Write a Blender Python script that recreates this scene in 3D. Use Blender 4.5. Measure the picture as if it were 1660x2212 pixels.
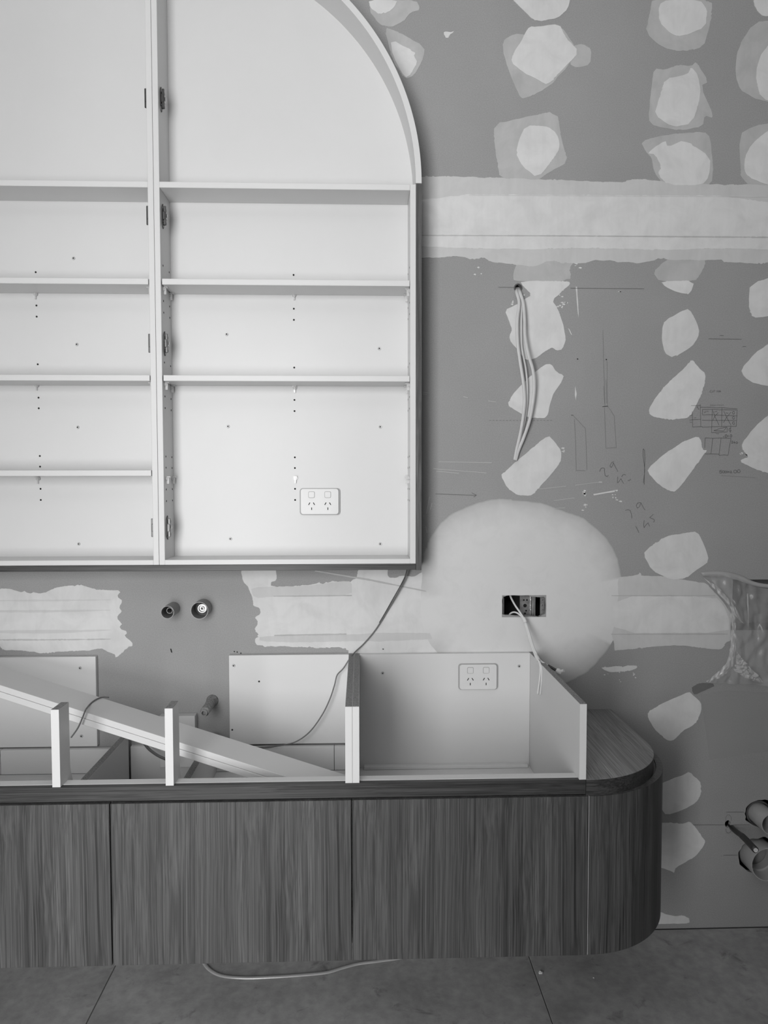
import bpy, bmesh, math, random
from mathutils import Vector, Matrix, noise
random.seed(7)
for o in list(bpy.data.objects): bpy.data.objects.remove(o)
SC = bpy.context.scene
COL = SC.collection

# ------------------------------------------------------------------ camera
FPX = 1560.0
CAM = Vector((0.0, -2.1452, 1.3872))
YAW, PITCH, ROLL = 0.0315, -0.0443, -0.0014
fw = Vector((math.sin(YAW)*math.cos(PITCH), math.cos(YAW)*math.cos(PITCH), math.sin(PITCH)))
rt0 = Vector((math.cos(YAW), -math.sin(YAW), 0)); up0 = rt0.cross(fw)
RT = math.cos(ROLL)*rt0 + math.sin(ROLL)*up0
UP = -math.sin(ROLL)*rt0 + math.cos(ROLL)*up0
cd = bpy.data.cameras.new('camera'); cam = bpy.data.objects.new('camera', cd); COL.objects.link(cam)
cd.sensor_fit = 'HORIZONTAL'; cd.sensor_width = 36; cd.lens = FPX/1660*36; cd.clip_start = .05
M = Matrix((RT, UP, -fw)).transposed().to_4x4(); M.translation = CAM
cam.matrix_world = M
SC.camera = cam

# ------------------------------------------------------------------ light: daylight from an assumed rear window, exposure
W = bpy.data.worlds.new('world'); SC.world = W; W.use_nodes = True
W.node_tree.nodes['Background'].inputs[0].default_value = (1, 1, 1, 1)
W.node_tree.nodes['Background'].inputs[1].default_value = 0.0
def area(name, loc, target, sx, sy, power):
    d = bpy.data.lights.new(name, 'AREA'); d.shape = 'RECTANGLE'; d.size = sx; d.size_y = sy; d.energy = power
    o = bpy.data.objects.new(name, d); COL.objects.link(o); o.location = loc
    o.rotation_euler = (Vector(target)-Vector(loc)).to_track_quat('-Z', 'Y').to_euler()
    return o
area('assumed_window_daylight', (-.95, -3.64, 1.30), (-.95, 0, 1.30), 1.5, 2.2, 146)       # area light for an assumed, unseen tall rear window, left of the camera
SC.view_settings.view_transform = 'Standard'; SC.view_settings.look = 'None'
SC.view_settings.gamma = 1; SC.view_settings.use_curve_mapping = False
SC.view_settings.exposure = 0.0

# ------------------------------------------------------------------ helpers
def ray(px, py): return fw + RT*((px-830)/FPX) + UP*((1106-py)/FPX)
def at(px, py, y=0.0):                       # photo pixel -> point on the plane y
    d = ray(px, py); return CAM + d*((y-CAM.y)/d.y)
def at_z(px, py, z):
    d = ray(px, py); return CAM + d*((z-CAM.z)/d.z)
def at_x(px, py, x):
    d = ray(px, py); return CAM + d*((x-CAM.x)/d.x)
def at_plane(px, py, p, n):
    d = ray(px, py); return CAM + d*((p-CAM).dot(n)/d.dot(n))

def link(o, parent):
    COL.objects.link(o)
    if parent is not None:
        o.parent = parent
        o.matrix_parent_inverse = Matrix.Translation(-world_loc(parent))
    return o
def world_loc(o):
    v = Vector(o.location)
    if o.parent is not None: v = v + o.matrix_parent_inverse.translation + world_loc(o.parent)
    return v
def thing(name, label, cat, loc=(0, 0, 0), group=None):
    o = bpy.data.objects.new(name, None); COL.objects.link(o); o.location = loc; o.empty_display_size = .05
    return tag(o, label, cat, group)
def tag(o, label, cat, group=None):
    o['label'] = label; o['category'] = cat
    if group: o['group'] = group
    return o
def obj(name, me, mat, parent=None, loc=None, smooth=False):
    if mat is not None and not me.materials: me.materials.append(mat)
    if smooth:
        for p in me.polygons: p.use_smooth = True
    o = bpy.data.objects.new(name, me)
    if loc is not None: o.location = loc
    link(o, parent)
    return o
def structure(o): o['kind'] = 'structure'; return o
def pm(name, V, F):
    me = bpy.data.meshes.new(name); me.from_pydata([tuple(v) for v in V], [], F); me.validate(); me.update(); return me
def bm_mesh(name, bm):
    me = bpy.data.meshes.new(name); bmesh.ops.recalc_face_normals(bm, faces=bm.faces[:]); bm.to_mesh(me); bm.free(); return me
def box_me(name, x0, x1, y0, y1, z0, z1, bev=.0008):
    bm = bmesh.new()
    bmesh.ops.create_cube(bm, size=1, matrix=Matrix.Translation(((x0+x1)/2, (y0+y1)/2, (z0+z1)/2)) @ Matrix.Diagonal((abs(x1-x0), abs(y1-y0), abs(z1-z0), 1)))
    if bev: bmesh.ops.bevel(bm, geom=bm.edges[:], offset=bev, segments=1, affect='EDGES')
    return bm_mesh(name, bm)
def box(name, x0, x1, y0, y1, z0, z1, mat, parent=None, bev=.0008):
    c = Vector(((x0+x1)/2, (y0+y1)/2, (z0+z1)/2))
    me = box_me(name, x0-c.x, x1-c.x, y0-c.y, y1-c.y, z0-c.z, z1-c.z, bev)
    return obj(name, me, mat, parent, c)
def obox_me(name, o, ax, ay, az):            # oriented box: corner o and three edge vectors
    V = [o + ax*i + ay*j + az*k for k in (0, 1) for j in (0, 1) for i in (0, 1)]
    F = [(0, 2, 3, 1), (4, 5, 7, 6), (0, 1, 5, 4), (2, 6, 7, 3), (0, 4, 6, 2), (1, 3, 7, 5)]
    bm = bmesh.new(); me = pm('t', V, F); bm.from_mesh(me); bmesh.ops.bevel(bm, geom=bm.edges[:], offset=.0008, segments=1, affect='EDGES')
    return bm_mesh(name, bm)
def prism_me(name, pts, axis, a, b):         # extrude a 2-D outline along axis from a to b
    def mk(p, t):
        if axis == 'x': return (t, p[0], p[1])
        if axis == 'y': return (p[0], t, p[1])
        return (p[0], p[1], t)
    n = len(pts); V = [mk(p, a) for p in pts] + [mk(p, b) for p in pts]
    F = [tuple(range(n)), tuple(range(2*n-1, n-1, -1))] + [(i, (i+1) % n, n+(i+1) % n, n+i) for i in range(n)]
    bm = bmesh.new(); me = pm('t', V, F); bm.from_mesh(me); return bm_mesh(name, bm)
def prism(name, pts, axis, a, b, mat, parent=None): return obj(name, prism_me(name, pts, axis, a, b), mat, parent)
def rrect_pts(cx, cz, w, h, r, n=5):
    P = []
    for k, (sx, sz) in enumerate(((1, 1), (-1, 1), (-1, -1), (1, -1))):
        for i in range(n+1):
            t = math.pi/2*(k + i/n)
            P.append((cx + sx*(w/2-r) + r*math.cos(t), cz + sz*(h/2-r) + r*math.sin(t)))
    return P
def smooth_path(pts, n=8):
    P = [Vector(p) for p in pts]
    if len(P) < 3: return P
    out = []
    for i in range(len(P)-1):
        p0 = P[i-1] if i else P[0]*2-P[1]
        p1, p2 = P[i], P[i+1]
        p3 = P[i+2] if i+2 < len(P) else P[-1]*2-P[-2]
        for k in range(n):
            t = k/n
            out.append(.5*((2*p1)+(p2-p0)*t+(2*p0-5*p1+4*p2-p3)*t*t+(3*p1-p0-3*p2+p3)*t**3))
    out.append(P[-1]); return out
def tube_me(name, pts, r, n=10, flat=1.0, side=None, radii=None):
    V, F = [], []; m = len(pts)
    up = Vector(side) if side is not None else Vector((0, -1, 0))
    for i, p in enumerate(pts):
        d = (pts[min(i+1, m-1)]-pts[max(i-1, 0)]).normalized()
        a = d.cross(up)
        if a.length < 1e-4: a = d.cross(Vector((1, 0, 0)))
        a.normalize(); b = a.cross(d).normalized()
        rr = radii[i] if radii else r
        for k in range(n):
            t = 2*math.pi*k/n
            V.append(p + a*(rr*math.cos(t)) + b*(rr*flat*math.sin(t)))
    for i in range(m-1):
        for k in range(n):
            F.append((i*n+k, i*n+(k+1) % n, (i+1)*n+(k+1) % n, (i+1)*n+k))
    F.append(tuple(range(n-1, -1, -1))); F.append(tuple((m-1)*n+k for k in range(n)))
    return pm(name, V, F)
def tube(name, pts, r, mat, parent=None, n=10, flat=1.0, side=None, sub=8):
    return obj(name, tube_me(name, smooth_path(pts, sub), r, n, flat, side), mat, parent, smooth=True)
def lathe_me(name, prof, n=32, closed=False): # profile (radius, y) turned about the y axis
    V, F = [], []; m = len(prof)
    for (r, y) in prof:
        for k in range(n):
            t = 2*math.pi*k/n; V.append((r*math.cos(t), y, r*math.sin(t)))
    for i in range(m if closed else m-1):
        j = (i+1) % m
        for k in range(n): F.append((i*n+k, i*n+(k+1) % n, j*n+(k+1) % n, j*n+k))
    if not closed:
        if prof[0][0] > 1e-6: F.append(tuple(range(n)))
        if prof[-1][0] > 1e-6: F.append(tuple((m-1)*n+k for k in range(n)))
    bm = bmesh.new(); me = pm('t', V, F); bm.from_mesh(me); bmesh.ops.remove_doubles(bm, verts=bm.verts[:], dist=1e-7)
    return bm_mesh(name, bm)
def auto_smooth(o, ang=40):
    me = o.data
    for p in me.polygons: p.use_smooth = True
    bm = bmesh.new(); bm.from_mesh(me)
    for e in bm.edges:
        if len(e.link_faces) == 2 and e.calc_face_angle(0) > math.radians(ang): e.smooth = False
    bm.to_mesh(me); bm.free(); return o

# ------------------------------------------------------------------ materials (all grey: the photograph is black and white)
def g(v): return (v, v, v, 1)
class NT:
    def __init__(s, name):
        s.m = bpy.data.materials.new(name); s.m.use_nodes = True; s.t = s.m.node_tree; s.b = s.t.nodes['Principled BSDF']
    def n(s, typ, **kw):
        nd = s.t.nodes.new(typ)
        for k, v in kw.items():
            if k in nd.inputs: nd.inputs[k].default_value = v
            else: setattr(nd, k, v)
        return nd
    def l(s, a, b): s.t.links.new(a, b)
    def coord(s, scale=(1, 1, 1), rot=(0, 0, 0), gen='Object'):
        tc = s.n('ShaderNodeTexCoord'); mp = s.n('ShaderNodeMapping', Scale=scale, Rotation=rot); s.l(tc.outputs[gen], mp.inputs[0]); return mp.outputs[0]
    def noise(s, vec, scale=1, detail=4, rough=.5, dist=0):
        nd = s.n('ShaderNodeTexNoise', Scale=scale, Detail=detail, Roughness=rough, Distortion=dist); s.l(vec, nd.inputs['Vector']); return nd.outputs[0]
    def ramp(s, fac, stops):
        r = s.n('ShaderNodeValToRGB'); e = r.color_ramp.elements
        e[0].position, e[0].color = stops[0][0], g(stops[0][1]); e[1].position, e[1].color = stops[-1][0], g(stops[-1][1])
        for p, c in stops[1:-1]: k = e.new(p); k.color = g(c)
        s.l(fac, r.inputs[0]); return r.outputs[0]
    def mix(s, a, b, fac=.5, mode='MIX'):
        m = s.n('ShaderNodeMix', data_type='RGBA', blend_type=mode)
        for src, i in ((fac, 0), (a, 6), (b, 7)):
            if hasattr(src, 'is_linked'): s.l(src, m.inputs[i])
            else: m.inputs[i].default_value = src if i == 0 else g(src)
        return m.outputs[2]
    def bump(s, h, strength=.1, dist=.001):
        b = s.n('ShaderNodeBump', Strength=strength, Distance=dist); s.l(h, b.inputs['Height']); s.l(b.outputs[0], s.b.inputs['Normal'])
    def col(s, c): s.l(c, s.b.inputs['Base Color'])
    def set(s, rough=.5, metal=0, spec=.5):
        s.b.inputs['Roughness'].default_value = rough; s.b.inputs['Metallic'].default_value = metal; s.b.inputs['Specular IOR Level'].default_value = spec; return s.m
def plain(name, v, rough=.5, metal=0, spec=.4, var=.06, scale=30):
    t = NT(name); nz = t.noise(t.coord(), scale, 4); t.col(t.ramp(nz, [(.3, v*(1-var)), (.7, v*(1+var))])); return t.set(rough, metal, spec)
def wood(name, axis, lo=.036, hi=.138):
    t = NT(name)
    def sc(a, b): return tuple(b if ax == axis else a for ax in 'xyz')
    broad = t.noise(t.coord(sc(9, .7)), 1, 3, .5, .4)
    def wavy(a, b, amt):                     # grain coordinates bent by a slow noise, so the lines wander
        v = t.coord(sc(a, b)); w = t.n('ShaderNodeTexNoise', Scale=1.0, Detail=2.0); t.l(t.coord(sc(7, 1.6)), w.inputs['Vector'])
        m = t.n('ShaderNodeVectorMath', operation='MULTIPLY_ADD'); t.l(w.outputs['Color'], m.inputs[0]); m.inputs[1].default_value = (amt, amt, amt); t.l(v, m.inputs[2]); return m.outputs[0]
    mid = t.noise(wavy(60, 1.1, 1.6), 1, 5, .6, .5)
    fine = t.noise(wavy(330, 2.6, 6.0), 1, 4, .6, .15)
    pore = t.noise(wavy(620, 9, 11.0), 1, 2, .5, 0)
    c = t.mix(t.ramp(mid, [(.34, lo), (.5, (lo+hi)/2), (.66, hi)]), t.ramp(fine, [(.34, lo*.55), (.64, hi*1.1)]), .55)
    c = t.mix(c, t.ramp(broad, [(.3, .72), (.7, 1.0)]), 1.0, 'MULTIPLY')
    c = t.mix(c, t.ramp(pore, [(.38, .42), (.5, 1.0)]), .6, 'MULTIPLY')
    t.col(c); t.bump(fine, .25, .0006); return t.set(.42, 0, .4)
def melamine(name, v=.65):
    t = NT(name); nz = t.noise(t.coord((1, 1, 1)), 3.5, 5, .6); t.col(t.ramp(nz, [(.3, v*.97), (.7, v)])); return t.set(.38, 0, .35)
M_WHITE = melamine('white_melamine')
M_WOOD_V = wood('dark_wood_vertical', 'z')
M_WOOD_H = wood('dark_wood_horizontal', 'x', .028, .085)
M_WOOD_Y = wood('dark_wood_top_sheen', 'y', .17, .34)  # tones lifted to paint in the sheen on the ledge top
M_BLACK = plain('black_gap', .006, .8)
M_DARKMETAL = plain('dark_nickel', .10, .28, .9, .5)
M_STEEL = plain('bright_steel', .55, .3, 1.0)
M_GALV = plain('galvanised_steel', .33, .45, .8, .5, .25, 60)
M_BRASS = plain('brass_fitting', .34, .42, .85)
M_PLASTIC = plain('white_plastic', .66, .35, 0, .5, .02)
M_PLASTIC_SHADE = plain('outlet_shaded_plastic', .34, .5, 0, .4, .02)  # white outlet plastic greyed to paint in shade on the sloping rim
M_PVC = plain('grey_pvc', .27, .4, 0, .5, .05)
M_PVCIN = plain('dark_pvc', .10, .5, 0, .4)
M_BIGPVC = plain('pale_pvc', .42, .35, 0, .5, .05)
M_CABLE = plain('grey_cable_sheath', .56, .45, 0, .4, .05)
M_CABLE_W = plain('white_cable_sheath', .66, .4, 0, .4, .04)
M_CABLE_D = plain('dark_cable_sheath', .035, .4, 0, .5)
M_CABLE_G = plain('mid_grey_cable', .12, .4, 0, .5)
M_CRUMB = plain('plaster_crumb', .6, .9)
M_CAVITY = plain('cavity_dark', .03, .9)
M_PENCIL = plain('pencil_graphite', .10, .6, 0, .3)
M_PENCIL_L = plain('pencil_graphite_faint', .19, .7, 0, .3)
M_SCUFF = plain('plaster_scuff', .52, .85, 0, .2)
M_PAINT = plain('room_paint', .22, .8, 0, .2, .02, 2)
def mk_chip():
    t = NT('raw_chipboard'); v = t.n('ShaderNodeTexVoronoi', Scale=420.0); t.l(t.coord(), v.inputs['Vector']); nz = t.noise(t.coord(), 260, 3)
    t.col(t.mix(t.ramp(nz, [(.35, .13), (.65, .36)]), t.ramp(v.outputs[0], [(.1, .12), (.8, .32)]), .5)); t.bump(nz, .4, .001); return t.set(.9, 0, .15)
M_CHIP = mk_chip()
def mk_board():
    t = NT('grey_plasterboard'); a = t.noise(t.coord((1, 1, 1)), 2.2, 5, .55); b = t.noise(t.coord((1, 1, 1)), 300, 3, .6)
    c = t.mix(t.ramp(a, [(.3, .300), (.7, .338)]), t.ramp(b, [(.3, .9), (.7, 1.06)]), 1.0, 'MULTIPLY')
    t.col(c); t.bump(b, .12, .0006); return t.set(.85, 0, .2)
M_BOARD = mk_board()
def mk_putty(name, v, lo=.9):
    t = NT(name); a = t.noise(t.coord((1, 1, 1)), 14, 5, .6, .6); b = t.noise(t.coord((70, 70, 12)), 1, 3, .5)
    oi = t.n('ShaderNodeObjectInfo'); r = t.ramp(oi.outputs['Random'], [(0, .95), (1, 1.0)])
    c = t.mix(t.ramp(a, [(.28, v*lo), (.6, v)]), t.ramp(b, [(.3, .96), (.7, 1.0)]), 1.0, 'MULTIPLY')
    t.col(t.mix(c, r, 1.0, 'MULTIPLY')); t.bump(a, .15, .0008); return t.set(.8, 0, .2)
M_PUTTY = mk_putty('joint_compound', .70, .88)
M_PUTTY_T = mk_putty('thin_joint_compound', .49, .86)
M_PUTTY_M = mk_putty('medium_joint_compound', .59, .92)
def mk_feather():
    t = NT('feathered_joint_compound'); at_ = t.n('ShaderNodeAttribute', attribute_name='cover'); a = t.noise(t.coord((1, 1, 1)), 16, 6, .65, .5)
    ad = t.n('ShaderNodeMath', operation='ADD'); t.l(at_.outputs['Fac'], ad.inputs[0])
    mm = t.n('ShaderNodeMath', operation='MULTIPLY_ADD'); t.l(a, mm.inputs[0]); mm.inputs[1].default_value = .5; mm.inputs[2].default_value = -.25
    t.l(mm.outputs[0], ad.inputs[1]); ad.use_clamp = True
    t.col(t.mix(.36, .64, ad.outputs[0])); return t.set(.8, 0, .2)
M_FEATHER = mk_feather()
def mk_tile():
    t = NT('concrete_look_tile'); a = t.noise(t.coord((1, 1, 1)), 4.5, 8, .62, .4); b = t.noise(t.coord((1, 1, 1)), 40, 5, .6); k = t.noise(t.coord((1, 1.4, 1)), 9, 7, .7, 1.0)
    c = t.mix(t.ramp(a, [(.3, .265), (.7, .40)]), t.ramp(b, [(.3, .82), (.7, 1.1)]), 1.0, 'MULTIPLY')
    c = t.mix(c, t.ramp(k, [(.30, .5), (.42, 1.0)]), .8, 'MULTIPLY'); t.col(c); t.bump(b, .15, .001)
    t.l(t.ramp(a, [(.3, .5), (.7, .7)]), t.b.inputs['Roughness']); return t.m
M_TILE = mk_tile()
M_GROUT = plain('dark_grout', .10, .9)
def mk_clear(name, fac, v, rough):
    t = NT(name); t.b.inputs['Base Color'].default_value = g(v); t.b.inputs['Roughness'].default_value = rough; t.b.inputs['Specular IOR Level'].default_value = 1.0
    tr = t.n('ShaderNodeBsdfTransparent'); mx = t.n('ShaderNodeMixShader'); mx.inputs[0].default_value = fac
    t.l(tr.outputs[0], mx.inputs[1]); t.l(t.b.outputs[0], mx.inputs[2]); t.l(mx.outputs[0], t.t.nodes['Material Output'].inputs[0]); return t.m
M_PIN = mk_clear('clear_pin_plastic', .55, .75, .12)
M_FILM = mk_clear('clear_plastic_film', .16, .62, .22)
M_FILM2 = mk_clear('folded_plastic_film', .30, .8, .18)
M_TAPE = mk_clear('masking_tape', .62, .52, .5)

# ------------------------------------------------------------------ outline helpers for marks on the wall
def crop(ox, oy, s): return lambda p: (ox + p[0]/s, oy + p[1]/s)
CA, CB, C5, C6, C7, C8, C9 = crop(780, 0, 1.886), crop(900, 560, 2.184), crop(0, 1200, 2.964), crop(480, 1200, 3.458), crop(880, 1200, 2.862), crop(1360, 1200, 4.097), crop(1300, 1640, 3.867)
CS, CD, CH, CP = crop(1470, 820, 8.737), crop(1180, 820, 5.821), crop(1060, 1260, 8.3), crop(1480, 1660, 7.372)
def rough_outline(pts, amp=.0016, step=.006, seed=0, chaikin=1):
    P = [Vector((p[0], p[1])) for p in pts]
    for _ in range(chaikin):
        Q = []
        for i, p in enumerate(P):
            q = P[(i+1) % len(P)]; Q += [p*.8+q*.2, p*.2+q*.8]
        P = Q
    out = []
    for i, p in enumerate(P):
        q = P[(i+1) % len(P)]; L = (q-p).length; n = max(1, int(L/step))
        nrm = Vector(((q-p).y, -(q-p).x)); nrm = nrm/L if L > 1e-9 else Vector((0, 0))
        for k in range(n):
            c = p.lerp(q, k/n); s = Vector((c.x*190+seed*7.3, c.y*190, seed*1.7)); s2 = s*.22
            rag = max(0, noise.noise(Vector((c.x*22, c.y*22, seed))))*4.0+.35
            out.append(c + nrm*(amp*rag*noise.noise(s) + amp*1.3*noise.noise(s2)))
    return [(v.x, v.y) for v in out]
def wall_xz(pts, f): return [(lambda v: (v.x, v.z))(at(*f(p))) for p in pts]
NP = [0]

# ------------------------------------------------------------------ the setting
X0, X1, Y0, ZC = -2.6, 2.6, -3.7, 3.1
def ccw(l): 
    a = sum(l[i][0]*l[(i+1) % len(l)][1]-l[(i+1) % len(l)][0]*l[i][1] for i in range(len(l)))
    return l if a > 0 else l[::-1]
outlet_hole = rough_outline(wall_xz([(230, 240), (320, 215), (520, 220), (680, 218), (720, 240), (850, 250), (960, 242), (985, 265), (992, 310), (1000, 400), (985, 545), (870, 600), (640, 585), (400, 575), (260, 570), (212, 555), (212, 300)], CH), .0008, .004, 3, 0)
def ring_xz(c, rx, rz, n, amp, seed):
    return [(c.x + (rx*(1+amp*noise.noise(Vector((math.cos(2*math.pi*k/n)*3, math.sin(2*math.pi*k/n)*3, seed)))))*math.cos(2*math.pi*k/n),
             c.z + (rz*(1+amp*noise.noise(Vector((math.cos(2*math.pi*k/n)*3, math.sin(2*math.pi*k/n)*3, seed+4)))))*math.sin(2*math.pi*k/n)) for k in range(n)]
cable_hole = ring_xz(at(1120, 622), .0105, .0105, 18, .15, 1)
drain_hole_a = ring_xz(at(1648, 1757), .0555, .0425, 60, .14, 2)
drain_hole_b = ring_xz(at(1643, 1849), .0680, .0575, 60, .10, 5)
rod_hole = ring_xz(at(1573, 1780), .009, .012, 14, .3, 8)
nL, nT, nB = at(1583, 1300).x, at(1620, 1252).z, at(1620, 1361).z
niche = [(nL, nB), (2.1, nB), (2.1, nT), (nL, nT)]
bm = bmesh.new()
def loop(bm, pts, y=0):
    vs = [bm.verts.new((p[0], y, p[1])) for p in pts]; return vs, [bm.edges.new((vs[i], vs[(i+1) % len(vs)])) for i in range(len(vs))]
ed = []
_, e = loop(bm, [(X0, 0), (X1, 0), (X1, ZC), (X0, ZC)]); ed += e
sides = []
for pts, dep in ((outlet_hole, .013), (cable_hole, .013), (drain_hole_a, .013), (drain_hole_b, .013), (rod_hole, .013), (niche, .012)):
    vs, e = loop(bm, ccw(pts)); ed += e; sides.append((vs, dep))
bmesh.ops.triangle_fill(bm, use_beauty=True, edges=ed)
for f in list(bm.faces):
    c = f.calc_center_median()
    f.normal_update()
    if f.normal.y > 0: f.normal_flip()
for vs, dep in sides:
    bk = [bm.verts.new((v.co.x, dep, v.co.z)) for v in vs]; n = len(vs)
    for i in range(n): bm.faces.new((vs[i], bk[i], bk[(i+1) % n], vs[(i+1) % n]))
me = bpy.data.meshes.new('wall_back'); bm.to_mesh(me); bm.free()
WALL = structure(obj('wall_back', me, M_BOARD))
WALL['label'] = 'grey plasterboard wall dotted with pale joint compound patches'
structure(box('wall_cavity', X0, X1, .16, .18, 0, ZC, M_CAVITY, None, 0))
structure(box('wall_left', X0-.1, X0, Y0, .18, 0, ZC, M_PAINT, None, 0))
structure(box('wall_right', X1, X1+.1, Y0, .18, 0, ZC, plain('dark_room_paint', .25, .85), None, 0))
structure(box('wall_rear', X0, X1, Y0-.1, Y0, 0, ZC, plain('rear_room_paint', .5, .8), None, 0))
structure(box('added_shade_wall_left', X0, -1.12, -2.55, -2.43, 0, 2.75, M_PAINT, None, 0))            # unseen partition added behind the camera to shade the left side
structure(box('added_shade_wall_right', -.36, X1, -2.55, -2.43, 0, 1.62, plain('shade_wall_board', .16, .9), None, 0))          # unseen half-height partition, added dark behind the camera to shade the lower right
structure(box('ceiling', X0-.1, X1+.1, Y0-.1, .18, ZC, ZC+.1, plain('ceiling_paint', .85, .9, 0, .1, .01), None, 0))
FL = structure(box('floor', X0-.1, X1+.1, Y0-.1, .18, -.05, -.0025, M_GROUT, None, 0))
WN = structure(box('added_window', -1.70, -.20, -3.69, -3.675, .20, 2.40, plain('added_window_glass', .8, .1), None, 0))  # unseen window panel, added behind the area light; no window is known here
for fx0, fx1, fz0, fz1 in ((-1.77, -1.70, .13, 2.47), (-.20, -.13, .13, 2.47), (-1.70, -.20, .13, .20), (-1.70, -.20, 2.40, 2.47)):
    box('added_window_frame', fx0, fx1, -3.699, -3.63, fz0, fz1, M_PLASTIC, WN)  # frame added around the area light
TW = 1.192
for i in range(-2, 3):
    for j in range(0, 4):
        x0 = max(X0, -.707+TW*i); x1 = min(X1, -.707+TW*(i+1)); y1 = -.004-TW*j; y0 = max(Y0, y1-TW)
        if x1-x0 < .05 or y1-y0 < .05: continue
        box('floor_tile', x0+.0013, x1-.0013, y0+.0013, y1-.0013, -.012, 0, M_TILE, FL, .0008)

# ------------------------------------------------------------------ joint compound patches on the wall
def patch(pts, f=None, mat=M_PUTTY, y=-.0010, amp=.0016, name='plaster_patch', ch=1):
    NP[0] += 1
    xz = wall_xz(pts, f) if f else pts
    o = rough_outline(xz, amp, .0032, NP[0], ch)
    return prism(name, o, 'y', y, .0001, mat, WALL)
T, I, MD = M_PUTTY_T, M_PUTTY, M_PUTTY_M
def thin(p, f): patch(p, f, T, -.0005, .0014)
def core(p, f): patch(p, f, I, -.0012, .0012)
# upper right field, thin skim below, thicker dab above
thin([(60, 0), (225, 0), (243, 42), (205, 50), (170, 90), (120, 110), (75, 100), (30, 40)], CA); core([(30, 0), (150, 0), (138, 30), (110, 52), (75, 58), (40, 35)], CA)
thin([(95, 110), (150, 130), (262, 190), (250, 250), (215, 310), (180, 322), (130, 250)], CA); core([(120, 160), (222, 212), (215, 230), (232, 255), (205, 300), (180, 320), (130, 230)], CA)
patch([(338, 130), (362, 132), (382, 125), (370, 140), (352, 152), (342, 143)], CA, I, -.0006, .003)
core([(610, -8), (855, -8), (845, 35), (800, 75), (740, 88), (700, 82), (665, 45)], CA)
thin([(575, 165), (625, 138), (680, 140), (690, 110), (810, 98), (880, 200), (845, 270), (760, 360), (665, 405), (640, 385), (585, 240)], CA)
thin([(860, 190), (905, 178), (940, 200), (935, 265), (880, 278), (850, 260)], CA)
core([(688, 108), (720, 110), (808, 98), (832, 150), (892, 212), (830, 275), (762, 350), (720, 325), (660, 295), (612, 255), (625, 210), (655, 170), (665, 140)], CA)
thin([(543, 505), (660, 480), (798, 450), (820, 580), (845, 660), (770, 700), (720, 735), (570, 740), (545, 600)], CA)
core([(670, 512), (760, 515), (800, 545), (812, 600), (790, 640), (720, 728), (660, 680), (632, 630), (640, 580)], CA)
thin([(1190, -8), (1432, -8), (1425, 100), (1395, 195), (1310, 210), (1230, 195), (1160, 135), (1175, 60)], CA)
core([(1215, 20), (1250, 0), (1380, 0), (1412, 40), (1405, 110), (1310, 150), (1265, 140), (1215, 90)], CA)
thin([(1195, 280), (1240, 285), (1290, 265), (1345, 270), (1368, 250), (1418, 335), (1385, 350), (1440, 480), (1400, 470), (1395, 515), (1300, 532), (1195, 515), (1170, 485), (1185, 350)], CA)
core([(1240, 320), (1330, 305), (1345, 270), (1375, 310), (1385, 390), (1350, 505), (1270, 518), (1195, 470), (1215, 400)], CA)
thin([(1140, 575), (1240, 550), (1400, 535), (1425, 560), (1438, 730), (1400, 770), (1240, 770), (1195, 700), (1185, 640), (1165, 625)], CA)
core([(1165, 625), (1240, 570), (1250, 600), (1320, 570), (1425, 640), (1420, 720), (1390, 755), (1250, 755), (1210, 710), (1225, 680), (1200, 630)], CA)
core([(1595, -8), (1700, -8), (1700, 60), (1640, 68), (1610, 40)], CA)
thin([(1600, 90), (1720, 80), (1720, 420), (1650, 415), (1600, 400), (1545, 365), (1525, 300), (1535, 200)], CA); core([(1640, 200), (1720, 150), (1720, 420), (1630, 405), (1605, 300)], CA)
thin([(1542, 545), (1600, 515), (1720, 490), (1720, 760), (1550, 760)], CA); core([(1720, 500), (1660, 530), (1590, 590), (1565, 640), (1560, 700), (1600, 735), (1720, 770)], CA)
# upper taped joint: wide thin skim, brighter core, darker ridge lines
patch([(90, 718), (420, 720), (850, 735), (1050, 745), (1120, 728), (1230, 740), (1400, 752), (1800, 752), (1800, 1075), (1480, 1070), (1470, 1060), (1250, 1060), (1230, 1052), (1140, 1075), (1060, 1068), (960, 1058), (900, 1076), (760, 1062), (730, 1080), (690, 1090), (640, 1076), (525, 1070), (500, 1045), (455, 1060), (400, 1045), (300, 1050), (90, 1045)], CA, MD, -.0008, .0022, 'joint_tape_skim')
patch([(90, 792), (1800, 800), (1800, 1022), (1500, 1012), (1250, 1020), (900, 1010), (640, 1018), (90, 1000)], CA, I, -.0014, .0018, 'joint_tape_skim')
patch([(90, 957), (800, 959), (1800, 966), (1800, 971), (800, 964), (90, 961)], CA, T, -.0016, .0006, 'joint_ridge', 0)
patch([(440, 795), (1800, 802), (1800, 805), (440, 798)], CA, MD, -.0016, .0005, 'joint_ridge', 0)
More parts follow.
